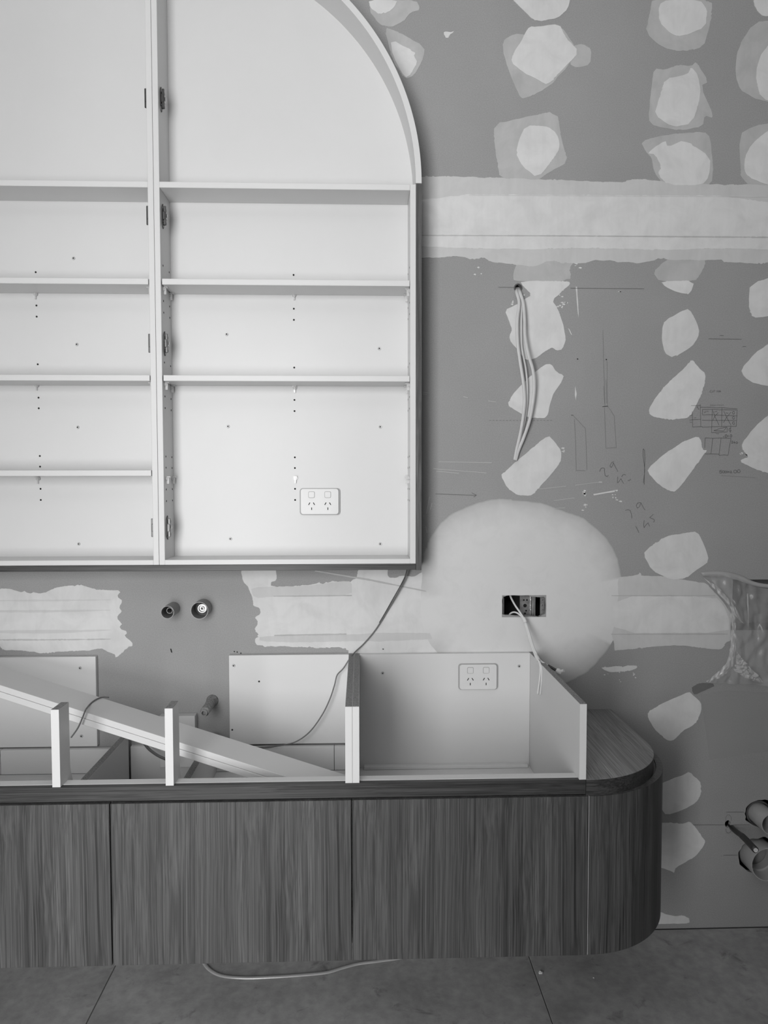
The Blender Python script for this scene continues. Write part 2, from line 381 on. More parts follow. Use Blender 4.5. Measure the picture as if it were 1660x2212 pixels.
# below the joint
thin([(650, 1040), (700, 1015), (800, 1020), (870, 1065), (850, 1090), (855, 1148), (625, 1148), (620, 1110)], CA)
thin([(1190, 1110), (1240, 1060), (1345, 1005), (1408, 1040), (1395, 1100), (1360, 1148), (1220, 1148)], CA)
core([(1220, 1145), (1362, 1145), (1340, 1200), (1300, 1195), (1240, 1170)], CA)
for p in ([(490, 103), (720, 103), (725, 120), (700, 140), (640, 195), (665, 230), (690, 300), (707, 370), (690, 425), (660, 432), (640, 415), (600, 440), (560, 470), (515, 475), (498, 455), (445, 390), (440, 360), (452, 330), (440, 300), (417, 240), (470, 215), (510, 190), (545, 170), (505, 130)],
          [(605, 495), (635, 495), (660, 530), (695, 548), (690, 570), (650, 630), (630, 680), (622, 730), (600, 752), (520, 745), (470, 715), (432, 690), (440, 660), (470, 620), (540, 550)],
          [(622, 830), (650, 860), (685, 905), (680, 960), (640, 1010), (560, 1100), (540, 1115), (480, 1115), (430, 1080), (398, 1020), (420, 1000), (470, 955), (560, 880)],
          [(1275, 232), (1300, 250), (1335, 330), (1330, 370), (1300, 415), (1210, 467), (1170, 440), (1158, 380), (1160, 330), (1170, 290)],
          [(1298, 470), (1330, 510), (1365, 540), (1360, 600), (1320, 690), (1290, 745), (1220, 758), (1140, 750), (1100, 735), (1097, 705), (1130, 650), (1200, 570), (1270, 510)],
          [(1330, 835), (1345, 860), (1350, 900), (1372, 900), (1350, 930), (1300, 1000), (1240, 1080), (1210, 1100), (1150, 1070), (1088, 1005), (1110, 970), (1180, 910), (1270, 855)],
          [(1270, 1290), (1325, 1283), (1360, 1350), (1383, 1425), (1330, 1460), (1270, 1507), (1200, 1510), (1110, 1470), (1070, 1390), (1100, 1360), (1170, 1310)],
          [(1575, 115), (1760, 60), (1760, 250), (1605, 280), (1580, 265), (1568, 210)],
          [(1760, 350), (1660, 400), (1600, 440), (1530, 520), (1545, 555), (1600, 590), (1760, 610)],
          [(1760, 690), (1660, 735), (1590, 800), (1535, 870), (1540, 905), (1572, 932), (1530, 945), (1535, 960), (1600, 990), (1760, 1040)]):
    core(p, CB)
# flecks and scrapes of compound
for k, (x, y, n, sp) in enumerate([(680, 150, 10, 30), (690, 215, 8, 25), (470, 215, 5, 22), (960, 150, 2, 4), (795, 1105, 3, 12), (945, 1130, 6, 22), (800, 1170, 5, 16), (290, 60, 3, 22), (760, 30, 3, 18), (1545, 925, 5, 16), (500, 170, 4, 16), (700, 900, 3, 12)]):
    for q in range(n):
        cx, cy = x+random.uniform(-sp, sp), y+random.uniform(-sp, sp); a, b = random.uniform(3, 10), random.uniform(2, 5)
        patch([(cx-a, cy), (cx, cy-b), (cx+a, cy-b*.4), (cx+a*.5, cy+b)], CB, I, -.0007, .0006, 'plaster_fleck', 0)
for p in ([(835, 1108), (890, 1098), (935, 1090), (945, 1096), (890, 1105), (838, 1114)], [(790, 1088), (800, 1090), (802, 1110), (796, 1120), (788, 1108)], [(752, 130), (758, 130), (765, 235), (766, 275), (760, 240)], [(716, 325), (722, 330), (735, 358), (730, 355)], [(750, 600), (756, 635), (752, 665), (748, 640)], [(860, 1050), (876, 1049), (876, 1053), (860, 1053)], [(936, 1089), (950, 1087), (950, 1094), (938, 1096)]):
    patch(p, CB, I, -.0007, .0005, 'plaster_fleck', 0)
# lower taped joint and the large round repair
patch([(-20, 212), (100, 220), (180, 238), (280, 240), (350, 210), (430, 192), (520, 190), (600, 210), (690, 225), (772, 225), (752, 260), (785, 290), (760, 330), (785, 360), (745, 400), (792, 440), (765, 460), (818, 490), (795, 515), (860, 572), (800, 600), (745, 655), (735, 630), (690, 612), (640, 590), (560, 610), (440, 610), (280, 628), (130, 605), (-20, 605)], C5, I, -.0012, .003, 'joint_tape_skim')
for (y, h, m) in ((284, 9, MD), (350, 14, MD), (478, 20, MD), (536, 7, T)):
    patch([(-20, y), (400, y-2), (720, y-4), (700, y+2), (400, y+h), (-20, y+h)], C5, m, -.0014, .001, 'joint_ridge', 1)
patch([(145, 90), (405, 90), (408, 190), (362, 195), (368, 232), (520, 230), (700, 215), (880, 187), (930, 217), (970, 182), (1010, 175), (1025, 90), (1235, 90), (1240, 160), (1300, 165), (1330, 150), (1400, 160), (1450, 150), (1550, 90), (1700, 80), (1900, 200), (2040, 300), (2040, 760), (948, 760), (945, 695), (850, 680), (750, 692), (560, 680), (270, 675), (245, 640), (278, 600), (235, 560), (272, 500), (240, 460), (292, 430), (285, 390), (230, 380), (228, 330), (205, 240), (155, 190)], C6, I, -.0007, .003, 'joint_tape_skim')
patch([(210, 236), (520, 234), (700, 219), (880, 193), (970, 190), (970, 302), (520, 306), (390, 308), (240, 318)], C6, MD, -.0010, .001, 'joint_tape_skim')
patch([(280, 604), (620, 600), (940, 590), (1250, 575), (1640, 580), (1640, 620), (1250, 640), (940, 640), (560, 650), (280, 640)], C6, MD, -.0010, .001, 'joint_tape_skim')
patch([(390, 592), (930, 582), (930, 592), (390, 602)], C6, T, -.0015, .0006, 'joint_ridge', 0)
patch([(380, 300), (970, 294), (970, 303), (390, 308)], C6, T, -.0015, .0006, 'joint_ridge', 0)
patch([(700, 110), (1100, 175), (1520, 262), (1530, 272), (1100, 188), (690, 118)], C6, T, -.0015, .0006, 'joint_ridge', 0)
patch([(-120, 195), (0, 185), (85, 165), (90, 150), (105, 160), (105, 180), (260, 180), (400, 200), (550, 225), (690, 245), (745, 320), (790, 360), (850, 440), (890, 500), (910, 520), (895, 640), (900, 750), (850, 775), (820, 830), (700, 825), (640, 815), (520, 800), (340, 795), (200, 810), (0, 828), (-160, 840)], C8, MD, -.0009, .0016, 'joint_tape_skim')
patch([(-160, 360), (760, 362), (830, 440), (885, 560), (880, 680), (-160, 688)], C8, I, -.0012, .0012, 'joint_tape_skim')
patch([(-160, 352), (760, 350), (760, 357), (-160, 358)], C8, T, -.0014, .0006, 'joint_ridge', 0)
patch([(-160, 692), (870, 688), (870, 700), (-160, 700)], C8, T, -.0014, .0006, 'joint_ridge', 0)
def feather_round():
    P = [(905, 1290), (914, 1200), (932, 1155), (964, 1116), (1005, 1096), (1051, 1079), (1083, 1076.5), (1120, 1080), (1175, 1086.5), (1220, 1105), (1257, 1116), (1285, 1137), (1317, 1169), (1335, 1206), (1344, 1250), (1345, 1300), (1338, 1350), (1326, 1385), (1305, 1415), (1275, 1448), (1240, 1468), (1200, 1485), (1140, 1490), (1060, 1480), (980, 1450), (930, 1400), (908, 1350)]
    xz = rough_outline([(lambda v: (v.x, v.z))(at(*p)) for p in P], .0018, .006, 91, 2)
    c = at(1130, 1290); n = len(xz); V, F, A = [], [], []
    rings = [(1.0, .0), (.985, .38), (.93, .62), (.85, .82), (.72, .98), (.4, 1.0), (.0, 1.0)]
    lim = at(965, 1100)
    for (s, a) in rings:
        for (x, z) in xz:
            a_ = max(a, min(1.0, (lim.x-x)*14)*min(1.0, max(0.0, (1.115-z)*12))) if x < lim.x else (max(a, min(1.0, (x-at(1290, 1300).x)*40)) if (x > at(1290, 1300).x and at(1300, 1392).z < z < at(1300, 1248).z) else a)
            V.append((c.x+(x-c.x)*s, -.0006 - .0012*min(1, (1-s)*6), c.z+(z-c.z)*s)); A.append(a_)
    for i in range(len(rings)-1):
        for k in range(n): F.append((i*n+k, i*n+(k+1) % n, (i+1)*n+(k+1) % n, (i+1)*n+k))
    me = bpy.data.meshes.new('round_plaster_repair'); me.from_pydata(V, [], F)
    at_ = me.attributes.new('cover', 'FLOAT', 'POINT')
    for i, a in enumerate(A): at_.data[i].value = a
    # cut the outlet opening out of the repair
    bm = bmesh.new(); bm.from_mesh(me)
    x0, x1 = min(p[0] for p in outlet_hole), max(p[0] for p in outlet_hole); z0, z1 = min(p[1] for p in outlet_hole), max(p[1] for p in outlet_hole)
    for co, no in (((x0, 0, 0), (1, 0, 0)), ((x1, 0, 0), (1, 0, 0)), ((0, 0, z0), (0, 0, 1)), ((0, 0, z1), (0, 0, 1))):
        bmesh.ops.bisect_plane(bm, geom=bm.verts[:]+bm.edges[:]+bm.faces[:], plane_co=co, plane_no=no)
    kill = [f for f in bm.faces if x0 < f.calc_center_median().x < x1 and z0 < f.calc_center_median().z < z1]
    bmesh.ops.delete(bm, geom=kill, context='FACES'); bm.to_mesh(me); bm.free()
    obj('round_plaster_repair', me, M_FEATHER, WALL)
feather_round()
core([(530, 1205), (560, 1230), (635, 1300), (635, 1380), (600, 1470), (560, 1510), (470, 1550), (400, 1630), (360, 1640), (300, 1610), (220, 1530), (165, 1440), (165, 1390), (250, 1330), (400, 1260)], C8)
core([(380, 250), (500, 205), (600, 160), (690, 130), (735, 105), (800, 165), (832, 200), (830, 300), (790, 360), (700, 415), (540, 470), (500, 410), (380, 350)], C9)
core([(380, 540), (560, 525), (690, 540), (738, 517), (790, 570), (840, 650), (870, 680), (850, 730), (800, 790), (740, 840), (620, 900), (607, 950), (590, 935), (500, 905), (380, 880)], C9)
core([(420, 1275), (490, 1275), (560, 1300), (620, 1310), (680, 1303), (735, 1330), (733, 1370), (510, 1372), (420, 1372)], C9)
patch([(1195, 690), (1320, 685), (1420, 678), (1425, 695), (1380, 712), (1300, 722), (1230, 715)], C7, I, -.0008, .002)
for q in range(14):
    cx, cy = random.uniform(1180, 1420), random.uniform(690, 790); a = random.uniform(3, 8)
    patch([(cx-a, cy), (cx, cy-a*.6), (cx+a, cy), (cx, cy+a*.5)], C7, I, -.0006, .0005, 'plaster_fleck', 0)

# ------------------------------------------------------------------ pencil work and scratches on the wall (flat ribbons)
def strokes(name, lists, f, w, mat=M_PENCIL, y=-.0016):
    V, F = [], []
    for pts in lists:
        P = [at(*f(p), y) for p in pts]
        for a, b in zip(P, P[1:]):
            d = b-a
            if d.length < 1e-6: continue
            d.normalize(); s = Vector((-d.z, 0, d.x))*w/2; a2, b2 = a-d*w*.3, b+d*w*.3; i = len(V)
            V += [a2-s, a2+s, b2+s, b2-s]; F.append((i, i+1, i+2, i+3))
    return obj(name, pm(name, V, F), mat, WALL)
def arc(cx, cy, rx, ry, a0, a1, n=10): return [(cx+rx*math.cos(math.radians(a0+(a1-a0)*i/n)), cy+ry*math.sin(math.radians(a0+(a1-a0)*i/n))) for i in range(n+1)]
strokes('pencil_number', [[(675, 1155), (690, 1120), (715, 1108), (738, 1120), (735, 1150), (745, 1205), (765, 1218), (788, 1205)], [(852, 1030), (825, 1045), (805, 1085), (820, 1105), (840, 1080), (848, 1045), (870, 1090), (905, 1157)]], CD, .0011)
strokes('pencil_number', [[(905, 1222), (897, 1285), (905, 1298), (945, 1245), (960, 1280), (980, 1308)], [(952, 1222), (965, 1200), (985, 1190), (1005, 1200)], [(1030, 1265), (1045, 1270), (1068, 1252)]], CD, .0011)
strokes('pencil_number', [[(1000, 1645), (1030, 1635), (1060, 1645), (1075, 1690), (1080, 1745)], [(1190, 1545), (1155, 1550), (1135, 1585), (1150, 1615), (1175, 1600), (1195, 1550), (1215, 1590), (1245, 1640)]], CD, .0011)
strokes('pencil_number', [[(1130, 1845), (1145, 1870), (1170, 1925)], [(1235, 1770), (1230, 1830), (1235, 1862), (1255, 1830), (1285, 1800), (1295, 1825), (1303, 1845)], [(1350, 1695), (1305, 1735), (1330, 1745), (1362, 1760), (1365, 1780), (1350, 1792)]], CD, .0011)
strokes('pencil_loop', [[(1222, 880), (1225, 870), (1240, 890), (1246, 1000), (1240, 1120), (1236, 1320)], [(1222, 880), (1222, 960), (1236, 1060), (1243, 1150), (1225, 1300)]], CD, .0012)
strokes('pencil_outline', [[(712, 340), (745, 337), (778, 334)], [(778, 340), (810, 380), (860, 460), (868, 600), (885, 855), (755, 862), (745, 600), (735, 350)], [(755, 0), (765, 300)], [(725, 80), (738, 300)]], CD, .0009, M_PENCIL_L)
strokes('pencil_outline', [[(345, 455), (495, 610), (508, 850), (515, 1130)], [(358, 500), (372, 760), (380, 1140), (490, 1145)]], CD, .0009, M_PENCIL_L)
strokes('pencil_tick', [[(712, 340), (778, 334)], [(318, 447), (343, 448)]], CD, .0016)
strokes('pencil_line', [[(387, 132), (470, 133)], [(728, 136), (1075, 139)]], CB, .0010, M_PENCIL)
strokes('pencil_line', [[(1380, 375), (1535, 377)], [(1432, 359), (1450, 360)], [(1540, 412), (1556, 411)]], CB, .0010, M_PENCIL)
strokes('pencil_arrow', [[(90, 1107), (280, 1114)], [(262, 1102), (283, 1113), (270, 1122)]], CB, .0011)
strokes('pencil_line', [[(880, 335), (890, 690)], [(900, 480), (902, 690)]], CB, .0008, M_PENCIL_L)
strokes('pencil_dotted_line', [[(x, 760), (x+6, 760)] for x in range(345, 640, 16)], CB, .0014, M_PENCIL_L)
strokes('pencil_plan', [[(210, 490), (380, 488)], [(380, 470), (392, 880)], [(228, 600), (238, 895), (410, 885), (420, 898), (600, 890), (790, 885), (900, 880), (1060, 882), (1078, 572), (790, 572), (610, 560), (425, 562), (420, 660)], [(425, 665), (560, 662), (780, 672), (1075, 684)], [(415, 765), (600, 768), (1065, 770)], [(608, 560), (598, 885)], [(788, 540), (785, 885)],
    [(385, 520), (520, 520), (700, 532), (800, 528), (900, 540), (1078, 548)], [(175, 762), (390, 750)], [(180, 675), (225, 675)], [(185, 802), (225, 805)], [(620, 590), (660, 700), (735, 860)], [(720, 625), (655, 690), (622, 760)], [(825, 600), (880, 710), (960, 860)], [(960, 615), (880, 710), (818, 810)],
    [(592, 890), (595, 1000), (740, 995), (890, 990), (888, 900)], [(640, 960), (760, 920), (880, 895), (820, 970), (640, 965)], [(955, 885), (950, 1000)], [(310, 530), (330, 510), (345, 555), (365, 560)], [(265, 725), (305, 722)], [(680, 1020), (735, 1022)], [(455, 605), (460, 630)], [(478, 600), (490, 612), (475, 620)], [(500, 600), (535, 598)], [(650, 610), (700, 600)], [(865, 630), (905, 635)]]
    + [arc(1010, y, 20, 26, 0, 330) for y in (625, 720, 820)] + [arc(945, 945, 22, 30, 20, 300)], CS, .0010)
strokes('pencil_plan', [[(465, 1290), (472, 1100), (620, 1108), (780, 1102), (960, 1110), (930, 1270), (905, 1428), (830, 1420), (740, 1430), (730, 1405), (600, 1400), (470, 1402)], [(615, 1108), (600, 1260), (580, 1405)], [(772, 1108), (755, 1260), (735, 1405)]], CS, .0010)
strokes('pencil_writing', [[(595, 200), (570, 205), (562, 230), (580, 245), (598, 238)], [(610, 205), (612, 235), (628, 232), (632, 205)], [(645, 195), (650, 235)], [(638, 205), (665, 200)], [(708, 205), (690, 212), (705, 222), (692, 232)], [(715, 212), (718, 232)], [(725, 212), (742, 212), (728, 232), (745, 230)], [(750, 222), (768, 218), (755, 210), (750, 228), (768, 230)]], CS, .0009, M_PENCIL_L)
strokes('pencil_writing', [[(570, 475), (590, 470), (575, 495), (598, 495)], [(605, 475), (625, 472), (610, 495), (630, 492)], [(640, 472), (655, 482), (640, 495)], [(668, 482), (690, 480)], [(702, 472), (720, 472), (708, 495)], [(735, 475), (745, 490), (755, 475)], [(765, 490), (775, 475), (785, 490)], [(795, 490), (800, 475), (820, 475), (822, 490)]], CS, .0009, M_PENCIL_L)
strokes('pencil_number', [[(815, 1065), (822, 1088)], arc(868, 1065, 22, 30, 0, 360), [(855, 1065), (885, 1062)], [(912, 1045), (905, 1070), (925, 1075)], arc(960, 1062, 18, 24, 0, 360)], CS, .0010)
strokes('pencil_number', [[(965, 1165), (985, 1155), (995, 1175), (970, 1200), (1000, 1200)], [(1030, 1160), (1012, 1185), (1025, 1200), (1040, 1188), (1015, 1185)], arc(1070, 1190, 16, 18, 0, 360)], CS, .0010)
strokes('pencil_number', [[(742, 1720), (748, 1765)], [(790, 1712), (758, 1712), (760, 1735), (785, 1740), (775, 1770), (755, 1768)], arc(818, 1740, 22, 20, 0, 360), arc(862, 1742, 20, 18, 0, 360), [(888, 1722), (935, 1755)], [(935, 1725), (890, 1757)], [(945, 1730), (965, 1722), (970, 1740), (945, 1760), (985, 1758)], arc(1040, 1735, 30, 28, 0, 360), arc(1108, 1728, 28, 30, 0, 360)], CS, .0010)
strokes('scratch_marks', [[(105, 955), (355, 960)], [(80, 988), (330, 1008)], [(95, 1000), (200, 1010)], [(30, 628), (52, 630)], [(30, 636), (50, 638)], [(222, 648), (242, 653)], [(340, 668), (375, 673)], [(580, 1084), (705, 1071)], [(650, 1138), (745, 1126)], [(650, 1175), (700, 1173)], [(750, 1066), (875, 1050)], [(48, 1200), (62, 1120)], [(66, 1180), (74, 1150)], [(45, 1260), (50, 1290)]], CB, .0012, M_SCUFF)
strokes('scratch_marks', [[(1440, 1020), (1600, 1030)]], CB, .0006, M_PENCIL_L)
strokes('pencil_line', [[(765, 549), (1035, 549)], [(1045, 443), (1190, 442)], [(1100, 549), (1240, 548)], [(1020, 803), (1140, 801)]], C9, .0009, M_PENCIL)
strokes('pencil_line', [arc(1062, 500, 24, 36, 150, 380), arc(1062, 590, 22, 28, -20, 200)], C9, .0008, M_PENCIL)
strokes('screw_hole_marks', [[(828-.6, 1402), (828+.9, 1402.4)], [(1128-.6, 1399), (1128+.9, 1399.4)], [(506, 1407), (507, 1408)], [(512, 1408), (513, 1409)], [(520, 1411), (521, 1411)], [(369, 1402), (371, 1409)], [(1248, 775), (1249, 776)], [(1310, 776), (1311, 777)]], lambda p: p, .003, M_BLACK)

# ------------------------------------------------------------------ arched wall cabinet (two units side by side)
YF, YB, ZB0, ZB1, ZS = -.119, -.012, 1.151, 1.165, 2.203
AC = (-.529, 2.205); RO, RI = .698, .682
XSEAM = -.5645
AL = -.600
def arc_pts(r, a0, a1, n=36, cx=AC[0]): return [(cx+r*math.cos(math.radians(a0+(a1-a0)*i/n)), AC[1]+r*math.sin(math.radians(a0+(a1-a0)*i/n))) for i in range(n+1)]
am = math.degrees(math.acos((XSEAM-AC[0])/RO))
def hole_disc(): return lathe_me('peg_hole', [(.0, -.0006), (.0027, -.0006), (.0027, .0002)], 12)
HOLE = hole_disc()
SCREW = lathe_me('screw', [(.0, -.0010), (.0018, -.0010), (.0024, -.0022), (.0043, -.0024), (.0050, -.0010), (.0050, .0006)], 16)
SCREW.materials.append(plain('zinc_screw', .5, .45, .2))
def cross_me():
    bm = bmesh.new()
    for (w, h) in ((.0040, .0013), (.0013, .0040)):
        bmesh.ops.create_cube(bm, size=1, matrix=Matrix.Translation((0, -.0024, 0)) @ Matrix.Diagonal((w, .0009, h, 1)))
    return bm_mesh('screw_recess', bm)
CROSS = cross_me()
def screw(parent, p, nx=False):
    s = obj('screw', SCREW, None, parent, p); obj('screw_recess', CROSS, M_BLACK, s, p); return s
def pin_me(name='shelf_pin'):
    bm = bmesh.new()
    bmesh.ops.create_cone(bm, cap_ends=True, segments=14, radius1=.0062, radius2=.0062, depth=.005, matrix=Matrix.Translation((0, -.0025, 0)) @ Matrix.Rotation(math.pi/2, 4, 'X'))
    bmesh.ops.create_cube(bm, size=1, matrix=Matrix.Translation((0, -.007, .0045)) @ Matrix.Diagonal((.011, .012, .0022, 1)))
    bmesh.ops.create_cube(bm, size=1, matrix=Matrix.Translation((0, -.0045, -.006)) @ Matrix.Diagonal((.004, .007, .017, 1)))
    return bm_mesh(name, bm)
PIN = pin_me(); PIN.materials.append(M_PIN)
def pin(parent, p, rz=0):
    o = obj('shelf_pin', PIN, None, parent, p); o.rotation_euler = (0, 0, rz); return o
def hinge(parent, y, z, x, sgn):             # hinge mounting plate on a divider face that looks along sgn*x
    H = bpy.data.objects.new('hinge_plate', HPL); H.location = (x, y, z); H.scale = (sgn, 1, 1); link(H, parent)
    for (nm, me) in (('mounting_arm', HARM), ('adjusting_screw', HSCR), ('adjusting_screw', HSCR2), ('release_lever', HLEV)):
        c = bpy.data.objects.new(nm, me); COL.objects.link(c); c.parent = H
def mk_hinge():
    P = [(-.008, .004), (-.0085, .022), (-.005, .030), (0, .034), (.005, .028), (.0075, .012), (.0075, -.012), (.006, -.028), (.0, -.034), (-.005, -.030), (-.0085, -.022)]
    a = prism_me('hinge_plate', P, 'x', 0, .0025); a.materials.append(M_DARKMETAL)
    bm = bmesh.new()
    bmesh.ops.create_cube(bm, size=1, matrix=Matrix.Translation((.0055, -.003, 0)) @ Matrix.Diagonal((.007, .013, .022, 1)))
    bmesh.ops.create_cube(bm, size=1, matrix=Matrix.Translation((.0075, -.006, .0)) @ Matrix.Diagonal((.007, .004, .052, 1)))
    bmesh.ops.bevel(bm, geom=bm.edges[:], offset=.001, segments=1, affect='EDGES'); b = bm_mesh('mounting_arm', bm); b.materials.append(M_DARKMETAL)
    def scr(z, nm):
        bm = bmesh.new(); bmesh.ops.create_cone(bm, cap_ends=True, segments=14, radius1=.0056, radius2=.0046, depth=.007, matrix=Matrix.Translation((.0055, .002, z)) @ Matrix.Rotation(math.pi/2, 4, 'Y')); m = bm_mesh(nm, bm); m.materials.append(M_CABLE_D); return m
    bm = bmesh.new(); bmesh.ops.create_cube(bm, size=1, matrix=Matrix.Translation((.007, .009, -.001)) @ Matrix.Diagonal((.003, .014, .008, 1)))
    bmesh.ops.create_cube(bm, size=1, matrix=Matrix.Translation((.009, .003, .002)) @ Matrix.Diagonal((.006, .005, .009, 1))); l = bm_mesh('release_lever', bm); l.materials.append(M_STEEL)
    return a, b, scr(.017, 'adjusting_screw'), scr(-.019, 'adjusting_screw'), l
HPL, HARM, HSCR, HSCR2, HLEV = mk_hinge()
def holes_obj(name, parent, items):          # items: (point, axis) tiny drilled holes joined into one part
    bm = bmesh.new()
    for p, ax in items:
        t = bmesh.new(); t.from_mesh(HOLE); mt = Matrix.Translation(p)
        if ax == 'x': mt = mt @ Matrix.Rotation(math.pi/2, 4, 'Z')
        if ax == '-x': mt = mt @ Matrix.Rotation(-math.pi/2, 4, 'Z')
        bmesh.ops.transform(t, matrix=mt, verts=t.verts[:]); m = bpy.data.meshes.new('t'); t.to_mesh(m); t.free(); bm.from_mesh(m); bpy.data.meshes.remove(m)
    o = obj(name, bm_mesh(name, bm), M_BLACK, parent); o['kind'] = 'stuff'; return o
HZ = [223, 468, 740, 1142]
hinge_pos = [at_x(352+ (366-352)*.0, y, -.5485) for y in HZ]
hinge_pos = [Vector((-.5485, -.090, p.z)) for p in hinge_pos]
ZH = []                                      # shelf-pin hole heights from the drilled column
for yy in (594, 667, 691, 794, 864, 888, 988, 1011, 1056, 1080): ZH.append(at(636, yy, YB).z)
PINZ = [at(636, yy, YB).z for yy in (638, 838, 1033)]

# right unit
RC = thing('arched_wall_cabinet', 'white open wall cabinet unit with curved arch side and a power outlet inside', 'cabinet', ((XSEAM+.1694)/2, -.06, 1.151))
prism('back_panel', [(XSEAM, ZB0), (.139, ZB0), (.1545, ZS)] + arc_pts(RO-.008, 0, am-.5), 'y', YB, -.002, M_WHITE, RC)
box('side_panel', XSEAM+.0004, -.5485, YF, YB, ZB0, AC[1]+math.sqrt(RI**2-(XSEAM-AC[0])**2)-.001, M_WHITE, RC)
box('side_panel', .1374, .1534, YF, -.002, ZB0, ZS-.001, M_WHITE, RC)
box('bottom_panel', -.5485, .1374, YF, YB, ZB0, ZB1, M_WHITE, RC)
box('fixed_shelf', -.5485, .1372, YF, YB, 2.1855, 2.2015, M_WHITE, RC)
box('adjustable_shelf', -.5455, .1362, YF+.001, YB-.001, 1.9245, 1.9405, M_WHITE, RC)
box('adjustable_shelf', -.5455, .1362, YF+.001, YB-.001, 1.6614, 1.6774, M_WHITE, RC)
auto_smooth(prism('arch_panel', arc_pts(RO, 0, am, 60) + arc_pts(RI, am, 0, 60), 'y', YF, -.002, M_WHITE, RC), 30)
sc = prism('side_cladding', [(.1536, YF), (.1620, YF), (.1624, YF+.0012), (.1628, YF), (.1664, YF), (.1668, YF+.0012), (.1672, YF), (.1694, YF), (.1694, -.002), (.1536, -.002)], 'z', 1.1325, ZS-.001, M_WOOD_V, RC)
for p in hinge_pos: hinge(RC, p.y, p.z, p.x, 1)
for z in PINZ:
    pin(RC, (at(636, 640, YB).x, YB, z))
for k, z in enumerate((1.9245, 1.6614, PINZ[2]+.006)):
    for y in (-.094, -.030):
        pin(RC, (-.5485, y, z-.0066), math.pi/2); pin(RC, (.1374, y, z-.0066), -math.pi/2)
hx = at(636, 800, YB).x
holes_obj('peg_holes', RC, [(Vector((hx, YB, z)), 'y') for z in ZH] + [(Vector((-.5485, y, z)), 'x') for z in ZH for y in (-.094, -.030)] + [(Vector((.1374, y, z)), '-x') for z in ZH for y in (-.094, -.030)])
for p in ((490, 722), (820, 753), (493, 921), (822, 922), (498, 1164), (822, 1175)): screw(RC, at(*p, YB))
# left unit
XL = AL-RO; am2 = math.degrees(math.acos((XSEAM-AL)/RO))
LC = thing('arched_wall_cabinet', 'white open wall cabinet unit cut by left edge, four shelves and no outlet', 'cabinet', ((XSEAM+XL)/2, -.06, 1.151))
prism('back_panel', [(XSEAM-.0005, ZB0), (XSEAM-.0005, 2.2)] + arc_pts(RO-.008, am2+.5, 180, 36, AL) + [(XL+.03, ZB0)], 'y', YB, -.002, M_WHITE, LC)
box('side_panel', -.5805, XSEAM-.0004, YF, YB, ZB0, AC[1]+math.sqrt(RI**2-(-.5645-AL)**2)-.002-.001, M_WHITE, LC)
box('side_panel', XL+.016, XL+.032, YF, -.002, ZB0, ZS-.001, M_WHITE, LC)
box('bottom_panel', XL+.032, -.5805, YF, YB, ZB0, ZB1, M_WHITE, LC)
box('fixed_shelf', XL+.032, -.5805, YF, YB, 2.1855, 2.2015, M_WHITE, LC)
for z in (1.9405, 1.6774, 1.4152): box('adjustable_shelf', XL+.034, -.5830, YF+.001, YB-.001, z-.016, z, M_WHITE, LC)
auto_smooth(prism('arch_panel', arc_pts(RO, am2+.05, 180, 60, AL) + arc_pts(RI, 180, am2+.05, 60, AL), 'y', YF, -.002, M_WHITE, LC), 30)
for p in hinge_pos: hinge(LC, p.y, p.z, -.5805, -1)
hx = at(82, 800, YB).x
for yy in (636, 833, 1034): pin(LC, (at(78+(yy-636)*.013, yy, YB).x, YB, at(80, yy, YB).z))
holes_obj('peg_holes', LC, [(Vector((hx, YB, at(82, yy, YB).z)), 'y') for yy in (588, 660, 684, 787, 859, 882, 985, 1008, 1056, 1080)])
for z in (1.9245, 1.6614, 1.3992):
    for y in (-.094, -.030): pin(LC, (-.5805, y, z-.0066), -math.pi/2)
for p in ((159, 558), (166, 744), (168, 923), (170, 1175)): screw(LC, at(*p, YB))
o = box('cladding_strip', XL+.016, .1534, YF, -.002, 1.134, 1.1506, M_WOOD_H)
tag(o, 'dark wood board running along the underside of the white wall cabinet', 'board')

# ------------------------------------------------------------------ power outlets
def rr(name, cx, cz, w, h, r, y0, y1, mat, parent): return prism(name, rrect_pts(cx, cz, w, h, r), 'y', y0, y1, mat, parent)
def outlet(cx, cz, y, label):
    t = thing('power_outlet', label, 'power outlet', (cx, y, cz-.039))
    rr('base_plate', cx, cz, .119, .0785, .009, y-.0035, y-.0003, M_PLASTIC_SHADE, t)
    rr('faceplate', cx-.0006, cz+.0003, .1105, .0745, .0075, y-.0085, y-.0036, M_PLASTIC, t)
    for s in (-1, 1):
        sx = cx-.0006+s*.0237; sz = cz+.0205
        sw = rr('switch_surround', sx, sz, .0192, .0192, .004, y-.0088, y-.0086, M_PLASTIC_SHADE, t)
        rr('switch', sx, sz, .0166, .0166, .003, y-.0104, y-.0089, M_PLASTIC, sw)
        for (dx, dz, a) in ((-.0069, -.0062, -32), (.0069, -.0062, 32), (0, -.0208, 0)):
            h, w = (.0084, .0023) if a else (.0074, .0023); c, sn = math.cos(math.radians(a)), math.sin(math.radians(a))
            P = [(sx+dx+u*c+v*sn, cz+dz-u*sn*-1*-1+v*c) for u, v in ((-w/2, -h/2), (w/2, -h/2), (w/2, h/2), (-w/2, h/2))]
            P = [(sx+dx+u*c-v*sn, cz+dz+u*sn+v*c) for u, v in ((-w/2, -h/2), (w/2, -h/2), (w/2, h/2), (-w/2, h/2))]
            prism('socket_slot', P, 'y', y-.0088, y-.0086, M_BLACK, t)
    return t
VB = -.018                                   # front face of the vanity back panels
c1 = at(691.8, 1083.4, YB); outlet(c1.x, c1.z, YB, 'white double power outlet inside the arched wall cabinet')
c2 = at(1033.2, 1461, VB); outlet(c2.x, c2.z, VB, 'white double power outlet inside the open vanity bay')

